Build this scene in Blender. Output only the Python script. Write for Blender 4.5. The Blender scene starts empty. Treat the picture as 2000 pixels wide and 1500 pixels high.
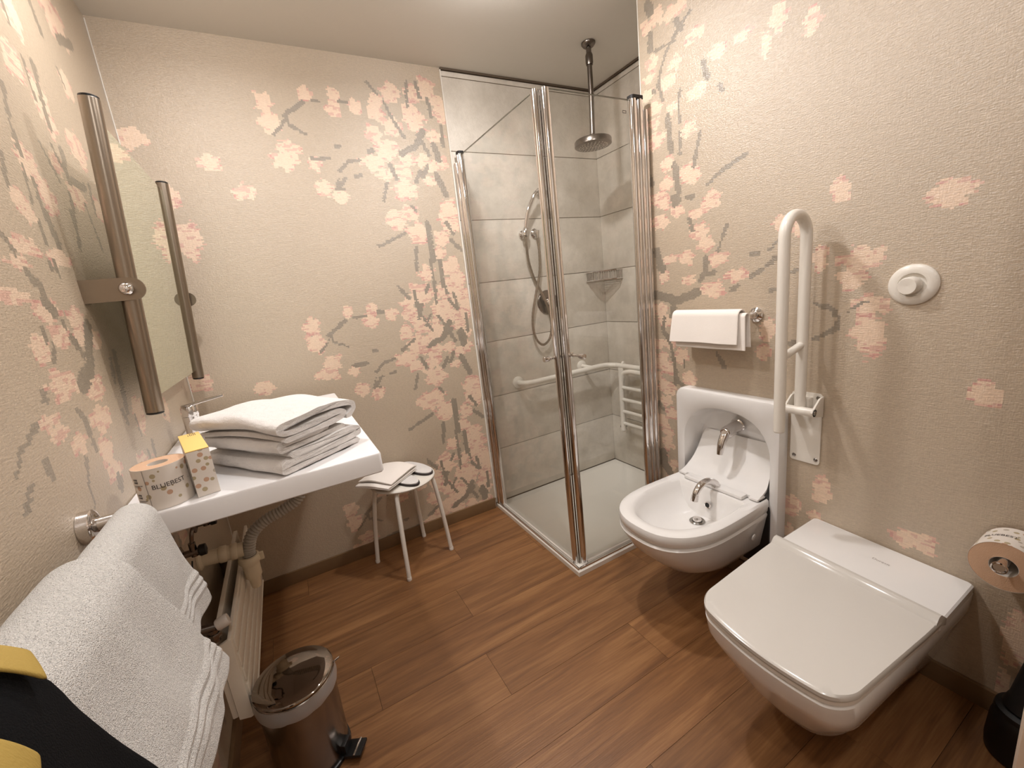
import bpy, bmesh, math, random
import numpy as np
from mathutils import Vector, Matrix, noise
PI = math.pi
random.seed(5)
col = bpy.context.scene.collection
sc = bpy.context.scene

# ---------------------------------------------------------------- camera
def _rot(yaw, pitch, roll):
    return (Matrix.Rotation(yaw, 4, 'Z') @ Matrix.Rotation(pitch, 4, 'X') @ Matrix.Rotation(roll, 4, 'Z'))
cam_d = bpy.data.cameras.new('camera'); cam = bpy.data.objects.new('camera', cam_d); col.objects.link(cam)
cam.matrix_world = Matrix.Translation((0.378, 0, 1.30)) @ _rot(math.radians(-27.802), math.radians(77.4175), math.radians(-6.504))
cam_d.sensor_width = 36; cam_d.lens = 36 * 821.4 / 2000; cam_d.clip_start = 0.02
sc.camera = cam

# ---------------------------------------------------------------- world, exposure
w = bpy.data.worlds.new('world'); sc.world = w; w.use_nodes = True
w.node_tree.nodes['Background'].inputs[0].default_value = (1, .9, .8, 1)
w.node_tree.nodes['Background'].inputs[1].default_value = 0.3
sc.view_settings.view_transform = 'Standard'; sc.view_settings.look = 'None'
sc.view_settings.gamma = 1; sc.view_settings.exposure = 0.1
sc.view_settings.use_curve_mapping = False

# ceiling downlights (x, y, watts)
LAMPS = [(0.31, 1.44, 12.5), (1.24, 1.40, 18), (1.15, 0.62, 8), (0.55, -0.25, 8)]
LAMP_COL = (1.0, 0.972, 0.965)
CEIL = 2.41
for i, (lx, ly, pw) in enumerate(LAMPS):
    ld = bpy.data.lights.new('downlight', 'AREA'); ld.shape = 'DISK'; ld.size = 0.085
    ld.energy = pw; ld.color = LAMP_COL; ld.spread = math.radians(168)
    lo = bpy.data.objects.new('downlight_lamp', ld); col.objects.link(lo); lo.location = (lx, ly, CEIL - 0.012)
    ld.energy = pw * .5
    pd_ = bpy.data.lights.new('downlight_glare_point', 'POINT'); pd_.shadow_soft_size = .032; pd_.energy = pw * .42; pd_.color = LAMP_COL  # point light added below each downlight to bring out glare on the walls
    po = bpy.data.objects.new('downlight_glare_point', pd_); col.objects.link(po); po.location = (lx, ly, CEIL - 0.05)

# ---------------------------------------------------------------- materials
def srgb(h):
    if isinstance(h, str): c = [int(h[i:i+2], 16) / 255 for i in (0, 2, 4)]
    else: c = [v / 255 for v in h]
    return tuple(v / 12.92 if v <= .04045 else ((v + .055) / 1.055) ** 2.4 for v in c)
def mat(name, c=(200, 200, 200), rough=.5, metal=0, spec=.5, bump=None, coat=0, sheen=0, var=0, varscale=20, sub=0):
    m = bpy.data.materials.new(name); m.use_nodes = True
    nt = m.node_tree; b = nt.nodes['Principled BSDF']
    b.inputs['Base Color'].default_value = (*srgb(c), 1)
    b.inputs['Roughness'].default_value = rough; b.inputs['Metallic'].default_value = metal
    b.inputs['Specular IOR Level'].default_value = spec
    b.inputs['Coat Weight'].default_value = coat; b.inputs['Sheen Weight'].default_value = sheen
    geo = nt.nodes.new('ShaderNodeNewGeometry')
    if bump:   # list of (scale vec, strength, distance)
        prev = None
        for sv, st, di in bump:
            mp = nt.nodes.new('ShaderNodeVectorMath'); mp.operation = 'MULTIPLY'; mp.inputs[1].default_value = sv
            nt.links.new(geo.outputs['Position'], mp.inputs[0])
            n = nt.nodes.new('ShaderNodeTexNoise'); n.inputs['Scale'].default_value = 1; n.inputs['Detail'].default_value = 2
            nt.links.new(mp.outputs[0], n.inputs['Vector'])
            bp = nt.nodes.new('ShaderNodeBump'); bp.inputs['Strength'].default_value = st; bp.inputs['Distance'].default_value = di
            nt.links.new(n.outputs['Fac'], bp.inputs['Height'])
            if prev: nt.links.new(prev.outputs[0], bp.inputs['Normal'])
            prev = bp
        nt.links.new(prev.outputs[0], b.inputs['Normal'])
    # slight procedural tone variation on every material
    n = nt.nodes.new('ShaderNodeTexNoise'); n.inputs['Scale'].default_value = varscale; n.inputs['Detail'].default_value = 3
    nt.links.new(geo.outputs['Position'], n.inputs['Vector'])
    mr = nt.nodes.new('ShaderNodeMapRange'); mr.inputs[3].default_value = 1 - max(var, .01); mr.inputs[4].default_value = 1 + max(var, .01)
    nt.links.new(n.outputs['Fac'], mr.inputs[0])
    mx = nt.nodes.new('ShaderNodeVectorMath'); mx.operation = 'SCALE'; mx.inputs[0].default_value = srgb(c)
    nt.links.new(mr.outputs[0], mx.inputs['Scale'])
    nt.links.new(mx.outputs[0], b.inputs['Base Color'])
    return m

M = {}
M['ceiling'] = mat('ceiling_paint', (222, 217, 208), .8, bump=[((260,)*3, .15, .002)])
M['white_ceramic'] = mat('white_ceramic', (232, 229, 226), .12, coat=.3)
M['white_sink'] = mat('white_sink', (238, 236, 236), .25)
M['white_lid'] = mat('white_lid', (206, 201, 194), .16)
M['white_enamel'] = mat('white_enamel', (232, 226, 216), .3)
M['white_plastic'] = mat('white_plastic', (222, 214, 205), .35)
M['chrome'] = mat('chrome', (222, 218, 216), .07, metal=1)
M['chrome_dark'] = mat('chrome_dark', (120, 112, 105), .25, metal=1)
M['steel'] = mat('brushed_steel', (150, 138, 124), .3, metal=1, bump=[((30, 30, 900), .1, .001)])
M['mirror'] = mat('mirror', (225, 232, 215), .015, metal=1)
M['black'] = mat('black_plastic', (14, 13, 13), .4)
M['black_gap'] = mat('black_rubber', (20, 16, 14), .6)
M['terry'] = mat('terry_cotton', (232, 228, 222), .95, sheen=.3, bump=[((300,)*3, .7, .004), ((750,)*3, 1.0, .004)])
M['cotton'] = mat('folded_cotton', (232, 227, 223), .95, sheen=.2, bump=[((600,)*3, .8, .003), ((45, 45, 90), .5, .008)])
M['cotton_thin'] = mat('thin_cotton', (238, 230, 222), .9, bump=[((700,)*3, .4, .0015)])
M['paper'] = mat('kraft_paper', (205, 168, 138), .9, bump=[((500,)*3, .4, .002)], var=.05)
M['yellow_card'] = mat('yellow_card', (240, 200, 120), .6)
M['yellow_cloth'] = mat('yellow_cloth', (176, 148, 74), .8, bump=[((900, 900, 200), .3, .002)])
M['black_cloth'] = mat('black_cloth', (6, 6, 8), .95, spec=.2, bump=[((800,)*3, .4, .002)])
M['grey_hose'] = mat('grey_hose', (178, 172, 162), .45)
M['cream_pvc'] = mat('cream_pvc', (225, 212, 186), .4)
M['radiator'] = mat('radiator_white', (226, 216, 200), .35)
M['tray'] = mat('shower_tray_white', (238, 233, 224), .3)
M['door'] = mat('door_paint', (226, 205, 184), .5)
M['sole'] = mat('slipper_sole', (52, 44, 42), .7)
M['tag'] = mat('print_ink', (70, 62, 58), .6)
M['tag_light'] = mat('grey_print', (150, 140, 132), .6)
M['grout'] = mat('grout', (150, 138, 122), .8)
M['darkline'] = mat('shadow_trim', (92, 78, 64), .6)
M['lamp_ring'] = mat('lamp_ring', (200, 196, 190), .3, metal=1)
M['base'] = mat('baseboard_wood', (120, 92, 62), .5, bump=[((8, 8, 300), .2, .002)], var=.15, varscale=9)
M['bin_steel'] = mat('bin_steel', (150, 142, 134), .2, metal=1)
M['bin_lid'] = mat('bin_lid_steel', (150, 140, 130), .04, metal=1)
M['glass_edge'] = mat('glass_cut_edge', (96, 92, 80), .2)
M['drain'] = mat('drain_metal', (150, 146, 140), .25, metal=1)

def glass(name, tint=(.99, .995, .99)):
    m = bpy.data.materials.new(name); m.use_nodes = True; nt = m.node_tree
    for n in list(nt.nodes):
        if n.type != 'OUTPUT_MATERIAL': nt.nodes.remove(n)
    out = [n for n in nt.nodes if n.type == 'OUTPUT_MATERIAL'][0]
    t = nt.nodes.new('ShaderNodeBsdfTransparent'); t.inputs[0].default_value = (*tint, 1)
    g = nt.nodes.new('ShaderNodeBsdfGlossy'); g.inputs['Roughness'].default_value = .02
    f = nt.nodes.new('ShaderNodeFresnel'); geo = nt.nodes.new('ShaderNodeNewGeometry')
    mr = nt.nodes.new('ShaderNodeMapRange'); mr.inputs[3].default_value = 1.45; mr.inputs[4].default_value = 1/1.45   # same index seen from either face
    nt.links.new(geo.outputs['Backfacing'], mr.inputs[0]); nt.links.new(mr.outputs[0], f.inputs[0])
    mx = nt.nodes.new('ShaderNodeMixShader')
    nt.links.new(f.outputs[0], mx.inputs[0]); nt.links.new(t.outputs[0], mx.inputs[1]); nt.links.new(g.outputs[0], mx.inputs[2])
    nt.links.new(mx.outputs[0], out.inputs[0]); return m
M['glass'] = glass('shower_glass')
M['film'] = glass('bin_liner_film', (.86, .84, .82))
def _film():
    nt = M['film'].node_tree; out = [n for n in nt.nodes if n.type == 'OUTPUT_MATERIAL'][0]; src = out.inputs[0].links[0].from_socket
    d = nt.nodes.new('ShaderNodeBsdfDiffuse'); d.inputs[0].default_value = (.75, .72, .7, 1); mx = nt.nodes.new('ShaderNodeMixShader'); mx.inputs[0].default_value = .35
    nt.links.new(src, mx.inputs[1]); nt.links.new(d.outputs[0], mx.inputs[2]); nt.links.new(mx.outputs[0], out.inputs[0])
_film()

def wallpaper_mat():
    m = mat('blossom_wallpaper', (200, 180, 150), .30, bump=[((60, 60, 330), .5, .0022), ((330, 330, 60), .32, .0022)], spec=.4, coat=1.0)
    nt = m.node_tree; b = nt.nodes['Principled BSDF']; b.inputs['Roughness'].default_value = .5; b.inputs['Coat Roughness'].default_value = .31; b.inputs['Coat IOR'].default_value = 1.8
    a = nt.nodes.new('ShaderNodeVertexColor'); a.layer_name = 'print'
    mx = nt.nodes.new('ShaderNodeVectorMath'); mx.operation = 'MULTIPLY'
    # fine woven thread tone
    geo = nt.nodes.new('ShaderNodeNewGeometry'); v = nt.nodes.new('ShaderNodeVectorMath'); v.operation = 'MULTIPLY'; v.inputs[1].default_value = (90, 90, 460)
    nt.links.new(geo.outputs['Position'], v.inputs[0])
    n = nt.nodes.new('ShaderNodeTexNoise'); n.inputs['Scale'].default_value = 1; nt.links.new(v.outputs[0], n.inputs['Vector'])
    mr = nt.nodes.new('ShaderNodeMapRange'); mr.inputs[1].default_value = .3; mr.inputs[2].default_value = .7; mr.inputs[3].default_value = .9; mr.inputs[4].default_value = 1.08
    nt.links.new(n.outputs['Fac'], mr.inputs[0]); nt.links.new(a.outputs[0], mx.inputs[0]); nt.links.new(mr.outputs[0], mx.inputs[1])
    nt.links.new(mx.outputs[0], b.inputs['Base Color'])
    # the pearly film follows the threads more sharply than the print below it
    v2 = nt.nodes.new('ShaderNodeVectorMath'); v2.operation = 'MULTIPLY'; v2.inputs[1].default_value = (150, 150, 260)
    nt.links.new(geo.outputs['Position'], v2.inputs[0])
    n2 = nt.nodes.new('ShaderNodeTexNoise'); n2.inputs['Scale'].default_value = 1; n2.inputs['Detail'].default_value = 3; nt.links.new(v2.outputs[0], n2.inputs['Vector'])
    b2 = nt.nodes.new('ShaderNodeBump'); b2.inputs['Strength'].default_value = 1.0; b2.inputs['Distance'].default_value = .0032
    nt.links.new(n2.outputs['Fac'], b2.inputs['Height']); nt.links.new(b2.outputs[0], b.inputs['Coat Normal'])
    return m
M['wallpaper'] = wallpaper_mat()

def wood_mat():
    m = mat('oak_plank', (150, 100, 64), .42, bump=[((12, 260, 40), .25, .002)])
    nt = m.node_tree; b = nt.nodes['Principled BSDF']
    geo = nt.nodes.new('ShaderNodeNewGeometry'); oi = nt.nodes.new('ShaderNodeObjectInfo')
    off = nt.nodes.new('ShaderNodeVectorMath'); off.operation = 'SCALE'; off.inputs[0].default_value = (7, 13, 5)
    nt.links.new(oi.outputs['Random'], off.inputs['Scale'])
    ad = nt.nodes.new('ShaderNodeVectorMath'); nt.links.new(geo.outputs['Position'], ad.inputs[0]); nt.links.new(off.outputs[0], ad.inputs[1])
    def noi(vec, sc_, det, dist=0):
        v = nt.nodes.new('ShaderNodeVectorMath'); v.operation = 'MULTIPLY'; v.inputs[1].default_value = vec
        nt.links.new(ad.outputs[0], v.inputs[0])
        n = nt.nodes.new('ShaderNodeTexNoise'); n.inputs['Scale'].default_value = sc_; n.inputs['Detail'].default_value = det; n.inputs['Distortion'].default_value = dist
        nt.links.new(v.outputs[0], n.inputs['Vector']); return n
    n1 = noi((1.6, 22, 1), 1, 6, .8); n2 = noi((9, 170, 1), 1, 3); 
    a = nt.nodes.new('ShaderNodeMath'); a.operation = 'MULTIPLY_ADD'; a.inputs[1].default_value = .32
    nt.links.new(n2.outputs['Fac'], a.inputs[0])
    s = nt.nodes.new('ShaderNodeMath'); s.operation = 'MULTIPLY'; s.inputs[1].default_value = .68
    nt.links.new(n1.outputs['Fac'], s.inputs[0]); nt.links.new(s.outputs[0], a.inputs[2])
    cr = nt.nodes.new('ShaderNodeValToRGB'); nt.links.new(a.outputs[0], cr.inputs[0])
    e = cr.color_ramp.elements; e[0].position = .30; e[0].color = (*srgb((99, 64, 37)), 1); e[1].position = .70; e[1].color = (*srgb((158, 114, 72)), 1)
    k = e.new(.5); k.color = (*srgb((130, 89, 53)), 1)
    hv = nt.nodes.new('ShaderNodeHueSaturation'); nt.links.new(cr.outputs[0], hv.inputs['Color'])
    mr = nt.nodes.new('ShaderNodeMapRange'); mr.inputs[3].default_value = .88; mr.inputs[4].default_value = 1.1
    nt.links.new(oi.outputs['Random'], mr.inputs[0]); nt.links.new(mr.outputs[0], hv.inputs['Value'])
    nt.links.new(hv.outputs[0], b.inputs['Base Color'])
    return m
M['wood'] = wood_mat()

def tile_mat():
    m = mat('stone_tile', (190, 180, 165), .5, bump=[((45,)*3, .25, .006), ((160,)*3, .3, .004)])
    nt = m.node_tree; b = nt.nodes['Principled BSDF']
    geo = nt.nodes.new('ShaderNodeNewGeometry')
    n = nt.nodes.new('ShaderNodeTexNoise'); n.inputs['Scale'].default_value = 4.5; n.inputs['Detail'].default_value = 8; n.inputs['Roughness'].default_value = .7
    nt.links.new(geo.outputs['Position'], n.inputs['Vector'])
    cr = nt.nodes.new('ShaderNodeValToRGB'); nt.links.new(n.outputs['Fac'], cr.inputs[0])
    e = cr.color_ramp.elements; e[0].position = .35; e[0].color = (*srgb((200, 191, 178)), 1); e[1].position = .68; e[1].color = (*srgb((228, 220, 208)), 1)
    nt.links.new(cr.outputs[0], b.inputs['Base Color']); return m
M['tile'] = tile_mat()

def wrapper_mat():
    m = mat('printed_wrapper', (225, 216, 206), .7)
    nt = m.node_tree; b = nt.nodes['Principled BSDF']
    geo = nt.nodes.new('ShaderNodeNewGeometry')
    v = nt.nodes.new('ShaderNodeTexVoronoi'); v.inputs['Scale'].default_value = 62; v.inputs['Randomness'].default_value = .75
    nt.links.new(geo.outputs['Position'], v.inputs['Vector'])
    lt = nt.nodes.new('ShaderNodeMath'); lt.operation = 'LESS_THAN'; lt.inputs[1].default_value = .33; nt.links.new(v.outputs['Distance'], lt.inputs[0])
    sep = nt.nodes.new('ShaderNodeSeparateColor'); nt.links.new(v.outputs['Color'], sep.inputs[0])
    cr = nt.nodes.new('ShaderNodeValToRGB'); nt.links.new(sep.outputs[0], cr.inputs[0]); cr.color_ramp.interpolation = 'CONSTANT'
    e = cr.color_ramp.elements; e[0].color = (*srgb((176, 160, 128)), 1); e[1].position = .35; e[1].color = (*srgb((225, 216, 206)), 1)
    for p, c in ((.55, (196, 158, 132)), (.75, (184, 172, 156)), (.9, (225, 216, 206))):
        k = e.new(p); k.color = (*srgb(c), 1)
    mx = nt.nodes.new('ShaderNodeMix'); mx.data_type = 'RGBA'; mx.inputs[6].default_value = (*srgb((225, 216, 206)), 1)
    nt.links.new(lt.outputs[0], mx.inputs[0]); nt.links.new(cr.outputs[0], mx.inputs[7]); nt.links.new(mx.outputs[2], b.inputs['Base Color'])
    return m
M['wrapper'] = wrapper_mat()

def emis(name, c, s):
    m = bpy.data.materials.new(name); m.use_nodes = True; b = m.node_tree.nodes['Principled BSDF']
    b.inputs['Emission Color'].default_value = (*c, 1); b.inputs['Emission Strength'].default_value = s
    return m
M['lamp_glow'] = emis('lamp_glow', LAMP_COL, 6)

# ---------------------------------------------------------------- mesh helpers (all shapes given in room coordinates)
def origin(p):
    o = Vector((0, 0, 0))
    while p is not None: o += p.location; p = p.parent
    return o
def thing(name, label, cat, loc=(0, 0, 0), group=None, parent=None):
    o = bpy.data.objects.new(name, None); o.empty_display_size = .05; col.objects.link(o); o.location = loc
    o['label'] = label; o['category'] = cat
    if group: o['group'] = group
    return o
def link(name, V, F, m, parent=None, smooth=True, bev=0, label=None, center=True):
    V = [Vector(v) for v in V]
    me = bpy.data.meshes.new(name); base = origin(parent)
    if parent is None or center:
        if V:
            lo = Vector([min(v[i] for v in V) for i in range(3)]); hi = Vector([max(v[i] for v in V) for i in range(3)])
            loc = (lo + hi) / 2; loc.z = lo.z
        else: loc = Vector((0, 0, 0))
    me.from_pydata([v - loc for v in V], [], F); me.validate(); me.update()
    bm = bmesh.new(); bm.from_mesh(me); bmesh.ops.recalc_face_normals(bm, faces=bm.faces)
    if bev > 0:
        es = [e for e in bm.edges if len(e.link_faces) == 2 and e.calc_face_angle(0) > .5]
        bmesh.ops.bevel(bm, geom=es, offset=bev, segments=2, profile=.6, affect='EDGES', clamp_overlap=True)
    bm.to_mesh(me); bm.free()
    if smooth:
        me.polygons.foreach_set('use_smooth', [True] * len(me.polygons))
        me.set_sharp_from_angle(angle=math.radians(40))
    o = bpy.data.objects.new(name, me); col.objects.link(o)
    me.materials.append(M[m] if isinstance(m, str) else m)
    o.parent = parent; o.location = loc - base
    if label: o['label'] = label
    return o
def tag(o, label, cat, group=None):
    o['label'] = label; o['category'] = cat
    if group: o['group'] = group
    return o
def struct(o): o['kind'] = 'structure'; return o
def merge(*vf):
    V = []; F = []
    for v, f in vf:
        n = len(V); V += [tuple(a) for a in v]; F += [tuple(i + n for i in q) for q in f]
    return V, F
def box(x0, x1, y0, y1, z0, z1):
    V = [(x, y, z) for x in (x0, x1) for y in (y0, y1) for z in (z0, z1)]
    return V, [(0, 1, 3, 2), (4, 6, 7, 5), (0, 4, 5, 1), (2, 3, 7, 6), (0, 2, 6, 4), (1, 5, 7, 3)]
def loft(rings, cap0=True, cap1=True, closed=True):
    n = len(rings[0]); V = [tuple(p) for r in rings for p in r]; F = []
    for i in range(len(rings) - 1):
        for j in range(n if closed else n - 1):
            k = (j + 1) % n; F.append((i*n+j, i*n+k, (i+1)*n+k, (i+1)*n+j))
    if cap0: F.append(tuple(reversed(range(n))))
    if cap1: F.append(tuple((len(rings)-1)*n + j for j in range(n)))
    return V, F
def cr_spline(P, k=8):
    P = [Vector(p) for p in P]; Q = [P[0]*2 - P[1]] + P + [P[-1]*2 - P[-2]]; out = []
    for i in range(1, len(Q) - 2):
        a, b, c, d = Q[i-1:i+3]
        for s in range(k):
            t = s / k
            out.append(.5 * ((2*b) + (c-a)*t + (2*a-5*b+4*c-d)*t*t + (3*b-a-3*c+d)*t**3))
    out.append(P[-1]); return out
def tube(P, r, seg=14, cap=True, rfun=None):
    P = [Vector(p) for p in P]; rings = []; up = None
    for i, p in enumerate(P):
        t = (P[min(i+1, len(P)-1)] - P[max(i-1, 0)]).normalized()
        if up is None: up = t.orthogonal().normalized()
        up = (up - t * up.dot(t)).normalized(); s = t.cross(up)
        rr = rfun(i / max(1, len(P)-1)) if rfun else (r[i] if isinstance(r, (list, tuple)) else r)
        rings.append([p + (up*math.cos(a) + s*math.sin(a)) * rr for a in (2*PI*j/seg for j in range(seg))])
    return loft(rings, cap, cap)
def lathe(prof, c=(0, 0, 0), ax=(0, 0, 1), seg=32, cap0=True, cap1=True):
    ax = Vector(ax).normalized(); u = ax.orthogonal().normalized(); v = ax.cross(u); c = Vector(c)
    return loft([[c + ax*h + (u*math.cos(a) + v*math.sin(a))*max(r, 1e-5) for a in (2*PI*j/seg for j in range(seg))] for r, h in prof], cap0, cap1)
def cyl(a, b, r, seg=20, ch=.0): 
    a = Vector(a); b = Vector(b); L = (b-a).length
    pr = [(r, 0), (r, L)] if not ch else [(r-ch, 0), (r, ch), (r, L-ch), (r-ch, L)]
    return lathe(pr, a, b-a, seg)
def extr(poly, d):
    n = len(poly); a = [Vector(p) for p in poly]; b = [p + Vector(d) for p in a]
    return loft([a, b])
def rrect(cx, cy, hx, hy, r, k=5):
    out = []
    for (sx, sy, a0) in ((1, 1, 0), (-1, 1, PI/2), (-1, -1, PI), (1, -1, 1.5*PI)):
        for i in range(k + 1):
            a = a0 + i/k*PI/2; out.append((cx + sx*(hx-r) + r*math.cos(a), cy + sy*(hy-r) + r*math.sin(a)))
    return out
def part(name, vf, m, parent, **k): return link(name, vf[0], vf[1], m, parent, **k)
def nz(p, s): return noise.noise(Vector(p) * s)
def add_text(name, s, size, fn, m, parent):
    cu = bpy.data.curves.new('txt', 'FONT'); cu.body = s; cu.size = size; cu.align_x = 'CENTER'; cu.align_y = 'CENTER'
    ob = bpy.data.objects.new('txt', cu); col.objects.link(ob)
    dg = bpy.context.evaluated_depsgraph_get(); me = ob.evaluated_get(dg).to_mesh()
    V = [fn(v.co.x, v.co.y) for v in me.vertices]; F = [tuple(p.vertices) for p in me.polygons]
    bpy.data.objects.remove(ob); bpy.data.curves.remove(cu)
    return link(name, V, F, m, parent, smooth=False)
XR = 1.907; YB = 2.202; XS = 2.31; YF = -.75; YE = 1.439
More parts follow.
